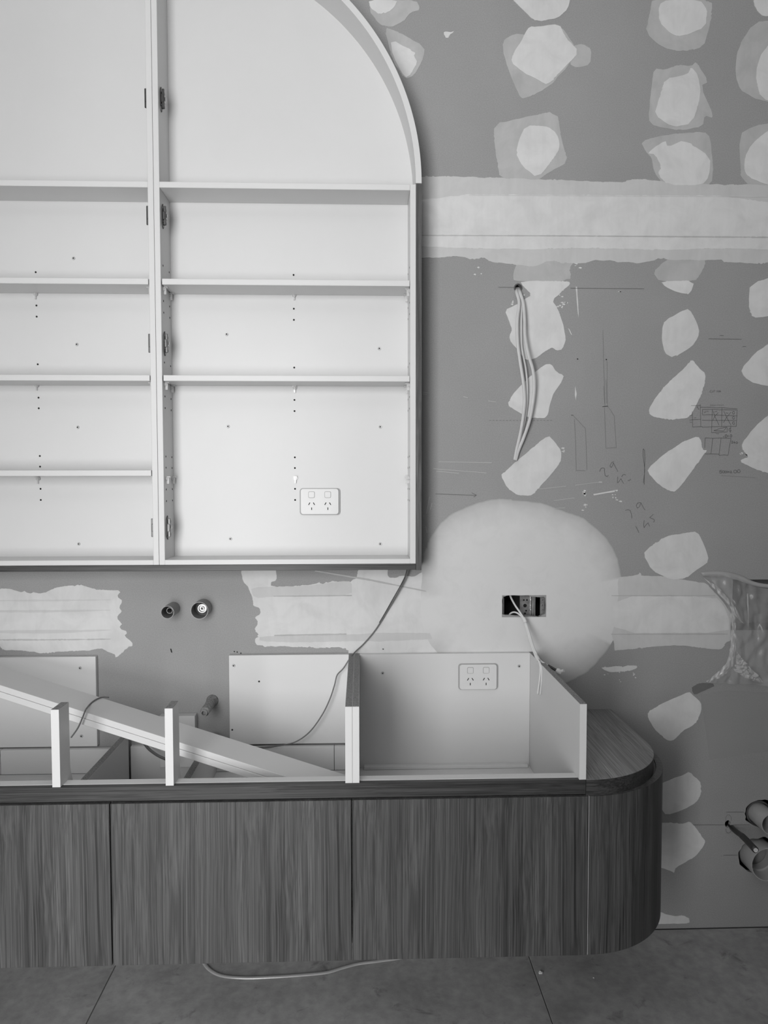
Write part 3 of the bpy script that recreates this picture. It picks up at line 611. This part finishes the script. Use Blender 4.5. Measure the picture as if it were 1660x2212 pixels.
# ------------------------------------------------------------------ vanity
VF, ZR0, ZR1, ZT, ZD, ZDK = -.512, .656, .6905, .869, .274, .527
RV = thing('vanity_unit', 'white open vanity box with power outlet above dark wood drawer front', 'vanity', (.25, -.26, ZD))
def side_panel(parent, x0, x1, z1=ZT):
    o = prism('side_panel', [(-.4695, .285), (-.4695, ZR1+.0002), (VF+.001, ZR1+.0002), (VF+.001, z1-.0006), (VB+.016, z1-.0006), (VB+.016, .285)], 'x', x0, x1, M_WHITE, parent)
    box('raw_top_edge', x0+.0006, x1-.0006, VF+.0014, VB+.0155, z1-.0006, z1, M_CHIP, o, 0)
    return o
side_panel(RV, -.0220+.0003, -.0062); side_panel(RV, .5048, .5208)
box('back_panel', -.006, .5046, VB, -.002, .285, ZT, M_WHITE, RV)
box('deck_panel', -.006, .5046, -.470, VB-.0005, ZDK-.016, ZDK, M_WHITE, RV)
box('runner_strip', .006, .4960, VB-.020, VB-.0005, ZDK+.0005, ZDK+.010, M_WHITE, RV)
box('bottom_panel', -.006, .5046, -.49, VB-.0005, .285, .301, M_WHITE, RV)
def drawer(parent, x0, x1):
    box('drawer_front', x0+.0014, x1-.0014, -.5165, -.4985, ZD, ZR0-.0035, M_WOOD_V, parent, .0007)
drawer(RV, -.0239, .5266)
for p in ((827, 1454), (1122, 1439)): screw(RV, at(*p, VB))
LV = thing('vanity_unit', 'white open vanity box with cut-away dividers and leaning boards in it', 'vanity', (-.62, -.26, ZD))
side_panel(LV, -.0383, -.0220-.0003)
def divider(parent, x0, x1):
    P = [(-.4695, .285), (-.4695, ZR1+.0002), (VF+.001, ZR1+.0002), (VF+.001, ZT), (-.455, ZT), (-.455, .735)]
    for i in range(1, 13):
        a = math.radians(180+90*i/12); P.append((-.385+.07*math.cos(a), .735+.095*math.sin(a)))
    P += [(-.080, .640), (-.034, .640), (-.034, .285)]
    o = auto_smooth(prism('divider_panel', P, 'x', x0, x1, M_WHITE, parent), 30)
    box('raw_top_edge', x0+.0006, x1-.0006, VF+.0014, -.4554, ZT, ZT+.0006, M_CHIP, o, 0)
    box('raw_top_edge', x0+.0006, x1-.0006, -.384, -.0345, .640, .6406, M_CHIP, o, 0)
    return o
divider(LV, -.7035, -.6855); divider(LV, -.4482, -.4302)
XV0 = -1.30
box('back_panel', XV0, at(208, 1500, VB).x, VB, -.002, .602, .8695, M_WHITE, LV)
box('back_panel', at(495.5, 1500, VB).x, -.0385, VB, -.002, .602, .8695, M_WHITE, LV)
sp = at(388, 1547, -.03); sq = at(421, 1547, -.03)
box('back_block', sp.x-.06, sq.x, -.030, -.002, .54, sp.z, M_WHITE, LV)
box('back_rail', at(2.5, 1640, -.03).x, -.7037, -.034, VB-.0005, ZDK, .599, M_WHITE, LV)
box('back_rail', XV0, at(1.5, 1640, -.03).x, -.034, VB-.0005, ZDK, .599, M_WHITE, LV)
box('back_rail', -.4300, at(722, 1640, -.03).x, -.034, VB-.0005, ZDK, .598, M_WHITE, LV)
box('back_rail', at(723, 1640, -.03).x, -.0385, -.034, VB-.0005, ZDK, .598, M_WHITE, LV)
box('back_rail', -.6853, -.4484, VB, -.002, .40, .600, M_WHITE, LV)
box('deck_panel', XV0, -.7037, -.470, -.0345, ZDK-.016, ZDK, M_WHITE, LV)
box('deck_panel', -.4300, -.0385, -.470, -.0345, ZDK-.016, ZDK, M_WHITE, LV)
box('deck_panel', -.6853, -.4484, -.470, -.0345, ZDK-.120, ZDK-.104, M_WHITE, LV)
box('bottom_panel', XV0, -.0385, -.49, VB-.0005, .268+.01, .285, M_WHITE, LV)
drawer(LV, -.5738, -.0239); drawer(LV, -.5738-.5499, -.5738); drawer(LV, -.5738-2*.5499, -.5738-.5499)
for p in ((173, 1443), (505, 1438), (176, 1590)): screw(LV, at(*p, VB))
holes_obj('pilot_holes', LV, [(at(502, 1576.5, VB), 'y'), (at(560, 1472, VB), 'y')])
fr = thing('front_rail', 'dark wood rail with horizontal grain running above the drawer fronts', 'rail', (-.38, -.49, ZR0))
box('rail_board', XV0, .5208, -.4965, -.4705, ZR0, ZR1, M_WHITE, fr)
box('rail_facing', XV0, .5208, -.5105, -.4968, ZR0, ZR1-.0004, M_WOOD_H, fr)

# curved end cabinet
CE = thing('curved_end_cabinet', 'dark wood curved end cabinet with rounded ledge at right of vanity', 'cabinet', (.65, -.25, ZD))
def rounded_plan(x0, x1, yf, yb, r, n=28):
    P = [(x0, yb), (x0, yf)]
    for i in range(n+1):
        a = math.radians(-90+90*i/n); P.append((x1-r+r*math.cos(a), yf+r+r*math.sin(a)))
    P.append((x1, yb)); return P
def curved_shell(name, x0, x1, yf, yb, r, t, z0, z1, mat, parent):
    o = rounded_plan(x0, x1, yf, yb, r)[1:]; i = rounded_plan(x0, x1-t, yf+t, yb, r-t)[1:]
    return auto_smooth(prism(name, o + i[::-1], 'z', z0, z1, mat, parent), 30)
curved_shell('curved_panel', .5282, .787, -.5145, -.002, .255, .016, ZD, ZR0-.0035, M_WOOD_V, CE)
auto_smooth(prism('inner_ledge', rounded_plan(.5282, .7705, -.4980, -.002, .239), 'z', ZR0-.022, ZR0-.006, M_WOOD_H, CE), 30)
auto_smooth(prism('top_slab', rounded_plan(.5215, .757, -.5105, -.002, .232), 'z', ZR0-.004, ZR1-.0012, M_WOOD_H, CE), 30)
auto_smooth(prism('top_veneer', rounded_plan(.5215, .757, -.5105, -.002, .232), 'z', ZR1-.0012, ZR1, M_WOOD_Y, CE), 30)  # lighter than the slab: the sheen is in its colour
prism('base_panel', rounded_plan(.5282, .770, -.4975, -.002, .239), 'z', ZD+.004, ZD+.018, M_WOOD_H, CE)
box('edge_strip', .5270, .5281, -.5145, -.4985, ZD, ZR0-.0035, plain('pale_edge_band', .45, .4), CE, 0)

# ------------------------------------------------------------------ loose boards leaning in the vanity
PA, PB = at(0, 1480, -.275), at(636, 1683, -.405)
dd = (PB-PA).normalized(); ww = Vector((0, 1, 0)); ww = (ww-dd*ww.dot(dd)).normalized(); nn = dd.cross(ww).normalized()
if nn.z < 0: nn = -nn
ww = (ww*math.cos(math.radians(3)) + nn*math.sin(math.radians(3))).normalized(); nn = dd.cross(ww).normalized(); nn = nn if nn.z > 0 else -nn
start = PA-dd*.28; L = (Vector((-.047, 0, 0)).x-start.x)/dd.x
WB = .106
for k, (lab, t0, e) in enumerate((('upper of two white boards leaning diagonally across the open vanity', 0, 0), ('lower of two white boards leaning diagonally across the open vanity', .0166, -.004))):
    c = start - nn*(t0+.016) - ww*(.0012*k)
    o = obj('melamine_board', obox_me('melamine_board', c, dd*(L-(.0 if k == 0 else .012)), ww*WB, nn*.016), M_WHITE); tag(o, lab, 'board', 'loose boards in the vanity')
PTOP = start

# ------------------------------------------------------------------ pipes and sleeves in the wall
def pipe_ring(name, c, r, t, y0, y1, mat, parent=None):
    o = obj(name, lathe_me(name, [(r, y1), (r, y0), (r-t, y0), (r-t, y1)], 36, True), mat, parent, (c.x, 0, c.z)); return auto_smooth(o, 40)
def disc(name, c, r, y, mat, parent): return auto_smooth(obj(name, lathe_me(name, [(0, y), (r, y), (r, y+.002)], 28), mat, parent, (c.x, 0, c.z)), 40)
m = at(361.8, 1322.8, -.07)
P1 = thing('pipe_sleeve', 'grey pipe stub with a narrow dark inner pipe, under the wall cabinet', 'pipe', (m.x, 0, m.z))
pipe_ring('sleeve', m, .0188, .0016, -.070, .005, M_PVC, P1); disc('sleeve_bottom', m, .0175, -.004, M_PVCIN, P1)
q = m+Vector((.0005, 0, .0005)); i1 = at(366.5, 1319, -.05); pipe_ring('inner_pipe', i1, .0088, .0014, -.050, -.003, M_PVC, P1); disc('pipe_plug', i1, .0076, -.020, M_BLACK, P1)
m = at(431, 1319, -.055)
P2 = thing('pipe_sleeve', 'wider grey pipe stub holding a shiny metal fitting, under the wall cabinet', 'pipe', (m.x, 0, m.z))
pipe_ring('sleeve', m, .0252, .0016, -.055, .005, M_PVC, P2); disc('sleeve_bottom', m, .0236, -.004, M_PVCIN, P2)
i2 = at(437.5, 1314, -.03)
fo = obj('brass_fitting', lathe_me('brass_fitting', [(.0165, -.004), (.0165, -.018), (.0145, -.020), (.0145, -.026), (.0160, -.027), (.0160, -.031), (.0130, -.034), (.0100, -.034), (.0090, -.028), (.0060, -.028), (.0055, -.034), (.0035, -.034), (.0030, -.020), (0, -.020)], 32), M_BRASS, P2, (i2.x, 0, i2.z)); auto_smooth(fo, 35)
m = at(441, 1540, -.115)
P3 = thing('pipe_stub', 'short grey water pipe with wrapped collar poking out above the boards', 'pipe', (m.x, 0, m.z))
pipe_ring('pipe', m, .0092, .0028, -.118, .005, M_PVC, P3); disc('pipe_plug', m, .0065, -.09, M_PVCIN, P3)
obj('collar', lathe_me('collar', [(.0094, -.108), (.0128, -.106), (.0132, -.100), (.0122, -.090), (.0136, -.080), (.0124, -.060), (.0140, -.040), (.0128, -.020), (.0170, -.004), (.018, .0)], 24), plain('rough_grey_sealant', .24, .7, 0, .4, .4, 160), P3, (m.x, 0, m.z), True)
m = at(1669, 1781, -.057)
P4 = thing('drain_pipe', 'narrower of two pale drain pipes jutting from the wall holes at right', 'pipe', (m.x, 0, m.z), 'drain pipes at the right edge')
pipe_ring('pipe', m, .0325, .0020, -.057, .10, M_BIGPVC, P4); pipe_ring('pipe_socket', m, .0395, .005, .016, .10, M_PVCIN, P4); disc('pipe_end', m, .030, .02, M_PVC, P4)
m = at(1660, 1868, -.042)
P5 = thing('drain_pipe', 'wider pale drain pipe jutting from the wall hole at right, lowest', 'pipe', (m.x, 0, m.z), 'drain pipes at the right edge')
pipe_ring('pipe', m, .0512, .0022, -.042, .10, M_BIGPVC, P5); pipe_ring('inner_ring', m, .0488, .006, .010, .04, M_BIGPVC, P5); disc('pipe_end', m, .0485, .045, M_PVC, P5)
a = at(1575, 1781, .02); b = at(1633, 1836, -.145); mid = a.lerp(b, .55)+Vector((.002, 0, .002))
P6 = thing('water_pipe', 'thin black rod-like pipe sticking out above the lowest drain pipe', 'pipe', (a.x, 0, a.z))
pth = smooth_path([a, a.lerp(b, .3), mid, b], 6)
obj('pipe', tube_me('pipe', pth, .0078, 14, 1, (1, 0, 0), [.0078 if i < len(pth)*.55 else .0092 for i in range(len(pth))]), M_CABLE_D, P6, smooth=True)
dn = (b-a).normalized(); obj('end_cap', tube_me('end_cap', [b-dn*.001, b+dn*.0025], .0062, 14, 1, (1, 0, 0)), M_PLASTIC, P6)

# ------------------------------------------------------------------ stud behind the cut-out
s0, s1 = at(CH((530, 0))[0], 1300, .03), at(CH((780, 0))[0], 1300, .03); zb, zt = .86, 1.16
ST = thing('metal_stud', 'galvanised metal stud seen through the rectangular hole in the wall', 'stud', (s0.x, .05, 0))
box('web', s0.x, s1.x, .032, .0335, .02, 3.0, M_GALV, ST, 0); box('flange', s1.x-.0015, s1.x+.0005, .014, .080, .02, 3.0, M_GALV, ST, 0); box('flange', s1.x-.010, s1.x-.0065, .026, .033, .02, 3.0, M_STEEL, ST, 0)
for (u, v, r) in ((600, 300, .0026), (655, 300, .0026), (620, 400, .0055), (640, 490, .0026), (620, 540, .003)):
    pt = at(*CH((u, v)), .032); obj('punched_hole', lathe_me('punched_hole', [(0, -.0008), (r, -.0008), (r, .0002)], 14), M_BLACK, ST, (pt.x, .032, pt.z))
b0, b1 = at(CH((892, 0))[0], 1300, .02), at(CH((968, 0))[0], 1300, .02); l0, l1 = at(CH((218, 0))[0], 1300, .016), at(CH((244, 0))[0], 1300, .016)
BR = thing('mounting_bracket', 'perforated metal bracket edges framing the rectangular hole in the wall', 'bracket', (b0.x, .02, 1.0))
box('bracket_arm', b0.x, b1.x, .020, .0215, .955, 1.065, M_GALV, BR, 0); box('bracket_arm', l0.x, l1.x, .016, .0175, .955, 1.065, M_GALV, BR, 0)
for (u, v) in ((930, 300), (928, 395), (930, 480), (715, 300), (712, 400), (718, 480)):
    pt = at(*CH((u, v)), .019 if u > 800 else .031); obj('rivet', lathe_me('rivet', [(0, -.0012), (.0022, -.0010), (.0026, .0004)], 12), M_STEEL, BR if u > 800 else ST, (pt.x, .019 if u > 800 else .031, pt.z))

# ------------------------------------------------------------------ cables
def cable(name, label, px, r, mat, n=8, flat=1.0, side=None):
    return tag(tube(name, [at(x, y, d) for x, y, d in px], r, mat, None, n, flat, side), label, 'cable')
cable('thin_cable', 'thin dark cable dropping from the wall cabinet corner into the vanity', [(884, 1222, -.035), (879, 1240, -.030), (870, 1262, -.022), (855, 1290, -.016), (838, 1318, -.012), (822, 1345, -.010), (806, 1368, -.010), (785, 1392, -.012), (768, 1408, -.022), (757, 1421, -.040), (742, 1444, -.046), (729, 1458, -.046), (723, 1480, -.05), (713, 1510, -.055), (697, 1543, -.06), (672, 1578, -.066), (644, 1600, -.07), (615, 1609, -.075), (580, 1613, -.08), (535, 1615, -.09)], .0019, M_CABLE_G)
cable('thin_cable', 'short black twin lead beside the thin cable below the wall cabinet', [(881, 1226, -.030), (875, 1246, -.026), (864, 1268, -.018), (848, 1296, -.012), (834, 1321, -.010), (820, 1345, -.008)], .0013, M_CABLE_D)
cable('thin_cable', 'thin grey cable end lying behind the leaning board, beside the back panel', [(600, 1612, -.082), (575, 1616, -.085), (545, 1616.5, -.09), (520, 1612, -.1)], .0015, M_CABLE_G)
off = nn*.0022
w_pts = [at(154, 1593, -.332), at(168, 1573, -.334), at(178, 1551, -.332)]
w_pts += [at(184, 1536, -.332), at(187, 1530.5, -.329)] + [at_plane(x, y, PTOP, nn)+off for x, y in ((193, 1524), (205, 1514), (220, 1508), (235, 1508))]
tag(tube('thin_cable', w_pts, .0019, M_CABLE_G), 'dark wire looped over the leaning boards beside the left divider', 'cable')
cable('hose', 'dark hose curving down behind the boards between the two dividers', [(312, 1606, -.06), (322, 1618, -.075), (338, 1630, -.09), (356, 1639, -.10), (372, 1643, -.11)], .0042, M_CABLE_G)
grp = 'cables hanging from the round hole'
for lab, ps, mt in (('left flat grey cable hanging from the round hole in the wall', [(1118, 621, .02), (1117, 632, -.012), (1122, 655, -.022), (1118, 695, -.026), (1119, 740, -.030), (1124, 780, -.032), (1131, 825, -.032), (1134, 860, -.030), (1132, 890, -.028), (1126, 930, -.022), (1117, 970, -.014), (1112.5, 994, -.010)], M_CABLE),
                    ('right flat grey cable bowing outward from the round hole in the wall', [(1122, 621, .02), (1124, 632, -.012), (1131, 655, -.022), (1134, 690, -.028), (1135, 725, -.032), (1142, 765, -.036), (1152, 800, -.036), (1155, 835, -.034), (1151, 875, -.032), (1144, 910, -.028), (1132, 945, -.020), (1120, 975, -.013), (1114.5, 995, -.010)], M_CABLE),
                    ('middle grey cable lying between two others at the round hole', [(1120, 621, .02), (1120, 634, -.008), (1127, 660, -.014), (1127, 700, -.014), (1128, 750, -.018), (1137, 800, -.020), (1140, 850, -.018), (1136, 900, -.014), (1124, 955, -.010), (1114, 992, -.006)], M_CABLE)):
    w = .0026 if lab.startswith('middle') else .0048
    o = cable('flat_cable', lab, ps, w, mt, 10, .5); o['group'] = grp
gm = at(1119.5, 622, 0)
tag(auto_smooth(obj('grommet', lathe_me('grommet', [(.0118, .004), (.0124, -.003), (.0112, -.005), (.0092, -.005), (.0090, .004)], 24, True), M_PVCIN, None, (gm.x, 0, gm.z))), 'dark grommet ring around the round cable hole', 'grommet')
cable('bundle_cable', 'white cable leaving the rectangular hole, taped and ending in a pale connector', [(1102, 1283, .03), (1105, 1292, .02), (1113, 1307, .004), (1124, 1323, -.014), (1134, 1340, -.030), (1143, 1365, -.055), (1151, 1392, -.085), (1160, 1414, -.115), (1168, 1427, -.130), (1176, 1433, -.135), (1184, 1438, -.140)], .0030, M_CABLE_W)
cable('bundle_cable', 'second white cable arching over the lower lip of the rectangular hole', [(1099, 1330, .02), (1105, 1324, .004), (1113, 1322.5, -.006), (1122, 1327, -.014), (1131, 1338, -.026), (1139, 1362, -.050), (1147, 1390, -.080), (1156, 1414, -.112), (1164, 1428, -.140), (1168, 1443, -.155), (1166, 1470, -.155), (1161.5, 1500, -.150)], .0026, M_CABLE_W)
cable('bundle_cable', 'thin pale cable tail hanging beside the side panel top edge', [(1160, 1422, -.125), (1167, 1431, -.148), (1170.5, 1445, -.160), (1170, 1472, -.160), (1167.5, 1501, -.155)], .0020, M_CABLE_W)
def seg(name, label, cat, p0, p1, r, mat): return tag(obj(name, tube_me(name, [p0, p1], r, 12, 1, (1, 0, 0)), mat, None, smooth=False), label, cat)
seg('tape_wrap', 'upper white tape wrap on the cables below the rectangular hole', 'tape', at(1131.5, 1335, -.027), at(1136, 1345, -.036), .0056, M_PLASTIC)
seg('tape_wrap', 'lower white tape wrap on the cables above the side panel', 'tape', at(1158.5, 1416, -.117), at(1164.5, 1427, -.134), .0054, M_PLASTIC)
seg('insulated_core', 'black insulated wire core near the pale connector', 'wire', at(1184, 1437.5, -.140), at(1204, 1449, -.150), .0040, M_CABLE_D)
cn = thing('wire_connector', 'pale plastic wire connector over the slanting side panel', 'connector', at(1208, 1450, -.15))
obj('body', tube_me('body', [at(1202, 1447, -.150), at(1206, 1449.5, -.152), at(1213, 1454, -.156)], .0075, 14, 1, (1, 0, 0), [.0055, .0080, .0072]), M_CABLE_W, cn); obj('screw_tower', tube_me('screw_tower', [at(1212, 1451, -.158), at(1219, 1448.5, -.164)], .0044, 12, 1, (1, 0, 0)), M_CABLE_W, cn)
fp = [at_z(x, y, .004) for x, y in ((425, 2055), (437, 2074), (452, 2094), (480, 2108), (530, 2112.5), (590, 2110.5), (650, 2106.5), (705, 2101), (740, 2091), (775, 2082), (820, 2076), (880, 2067), (950, 2052))]
tag(tube('floor_cable', fp, .0055, plain('silvery_cable_sheath', .42, .25, .2, .6), None, 10, .55, (0, 0, 1)), 'silvery flat cable lying on the floor under the vanity', 'cable')

# ------------------------------------------------------------------ niche behind the plastic, film and tape
box('niche_back', nL-.05, 2.15, .112, .116, nB-.03, nT+.03, plain('niche_board', .24, .8), WALL, 0)
box('niche_sill', nL-.02, 2.12, .0125, .112, nB-.012, nB, M_BOARD, WALL, 0)
box('niche_side', nL-.012, nL, .0125, .112, nB, nT, M_BOARD, WALL, 0)
def sheet(name, rows, mat, parent, amp, seed, sub=8, ridge=True, fx=16, fz=9):
    R = [smooth_path([at(*p) for p in r], sub) for r in rows]
    m = len(R[0]); cols = [smooth_path([R[i][j] for i in range(len(R))], sub) for j in range(m)]; n = len(cols[0]); V, F = [], []
    for j in range(m):
        for i in range(n):
            c = cols[j][i]; s = Vector((c.x*fx, c.z*fz, seed)); w = noise.noise(s)
            d = (abs(w)*1.6 + .5*abs(noise.noise(s*2.7))) if ridge else w
            V.append(c + Vector((0, -amp*d, 0)))
    for j in range(m-1):
        for i in range(n-1): F.append((j*n+i, j*n+i+1, (j+1)*n+i+1, (j+1)*n+i))
    o = obj(name, pm(name, V, F), mat, parent, smooth=True)
    md = o.modifiers.new('thickness', 'SOLIDIFY'); md.thickness = .0003
    return o
PF = thing('plastic_film', 'crumpled clear plastic film taped over the dark niche at right', 'plastic sheet', at(1600, 1478, 0))
sheet('film_sheet', [[(1530, 1243, -.004), (1580, 1243, -.006), (1630, 1266, -.006), (1720, 1280, -.006)], [(1560, 1290, -.010), (1600, 1300, -.016), (1640, 1305, -.014), (1720, 1310, -.010)], [(1578, 1340, -.012), (1608, 1350, -.022), (1645, 1355, -.016), (1720, 1360, -.010)], [(1580, 1400, -.010), (1605, 1410, -.014), (1650, 1420, -.010), (1720, 1425, -.008)], [(1560, 1450, -.006), (1590, 1462, -.008), (1650, 1474, -.006), (1720, 1476, -.006)], [(1525, 1474, -.003), (1570, 1476, -.003), (1640, 1479, -.003), (1720, 1480, -.003)]], M_FILM, PF, .016, 3.1, 16, True, 26, 14)
sheet('tape_edge', [[(1514, 1236, -.003), (1560, 1234, -.003), (1600, 1243, -.004), (1640, 1259, -.005), (1720, 1268, -.006)], [(1520, 1246, -.003), (1560, 1246, -.004), (1597, 1254, -.005), (1636, 1267, -.006), (1720, 1276, -.006)]], M_TAPE, PF, .001, 5, 6)
sheet('film_fold', [[(1520, 1247, -.008), (1535, 1258, -.008), (1545, 1262, -.008)], [(1545, 1275, -.016), (1556, 1280, -.018), (1566, 1284, -.014)], [(1572, 1305, -.022), (1582, 1312, -.026), (1592, 1318, -.02)], [(1588, 1330, -.024), (1598, 1340, -.028), (1604, 1345, -.022)], [(1608, 1345, -.020), (1610, 1347, -.022), (1611, 1348, -.02)]], M_FILM2, PF, .007, 7, 14, True, 90, 30)
sheet('film_fold', [[(1576, 1305, -.012), (1580, 1305, -.014), (1584, 1305, -.012)], [(1580, 1335, -.016), (1585, 1335, -.02), (1588, 1336, -.016)], [(1579, 1370, -.016), (1584, 1371, -.02), (1588, 1372, -.016)], [(1576, 1405, -.014), (1582, 1408, -.018), (1588, 1411, -.014)], [(1570, 1428, -.012), (1577, 1433, -.014), (1583, 1437, -.012)], [(1550, 1452, -.008), (1556, 1456, -.01), (1562, 1459, -.008)], [(1524, 1471, -.004), (1528, 1473, -.005), (1532, 1474, -.004)]], M_FILM2, PF, .008, 9, 14, True, 110, 26)
sheet('film_fold', [[(1592, 1407, -.014), (1600, 1418, -.02), (1606, 1424, -.016)], [(1588, 1432, -.014), (1605, 1440, -.022), (1622, 1443, -.016)], [(1585, 1446, -.012), (1612, 1456, -.02), (1640, 1462, -.014)], [(1590, 1452, -.008), (1620, 1468, -.012), (1650, 1474, -.008)]], M_FILM2, PF, .014, 13, 20, True, 75, 75)
sheet('film_fold', [[(1614, 1282, -.02), (1616, 1282, -.022), (1618, 1282, -.02)], [(1615, 1320, -.02), (1617, 1320, -.023), (1618.5, 1320, -.02)], [(1616, 1358, -.018), (1617, 1358, -.02), (1618, 1358, -.018)]], M_FILM2, PF, .002, 15, 6)
sheet('film_flap', [[(1514, 1500, -.002), (1570, 1492, -.003), (1640, 1495, -.003), (1720, 1495, -.003)], [(1524, 1570, -.002), (1570, 1570, -.003), (1640, 1570, -.003), (1720, 1570, -.003)], [(1534, 1641, -.002), (1580, 1634, -.002), (1640, 1625, -.002), (1720, 1620, -.002)]], mk_clear('thin_film_flap', .05, .5, .3), PF, .002, 17, 5)
patch([(1496, 1484), (1512, 1476), (1540, 1475), (1544, 1483), (1520, 1492), (1502, 1500), (1497, 1494)], lambda p: p, plain('dark_smudge', .16, .8), -.0014, .0015, 'smudge')

# ------------------------------------------------------------------ crumbs on the floor
def crumb(px, py, r, label):
    c = at_z(px, py, 0); bm = bmesh.new(); bmesh.ops.create_icosphere(bm, subdivisions=2, radius=r)
    for v in bm.verts: v.co = v.co*(1+.5*noise.noise(v.co*300+Vector((px, py, 0)))); v.co.z *= .6
    zmin = min(v.co.z for v in bm.verts)
    return tag(obj('plaster_crumb', bm_mesh('plaster_crumb', bm), M_CRUMB, None, (c.x, c.y, -zmin)), label, 'crumb')
crumb(1169, 2104, .006, 'largest white plaster crumb on the floor, beside a tile joint')
crumb(745, 2074, .003, 'small pale crumb on the floor under the middle drawer joint')
crumb(1283, 2113, .0025, 'tiny pale crumb on the floor below the curved cabinet')
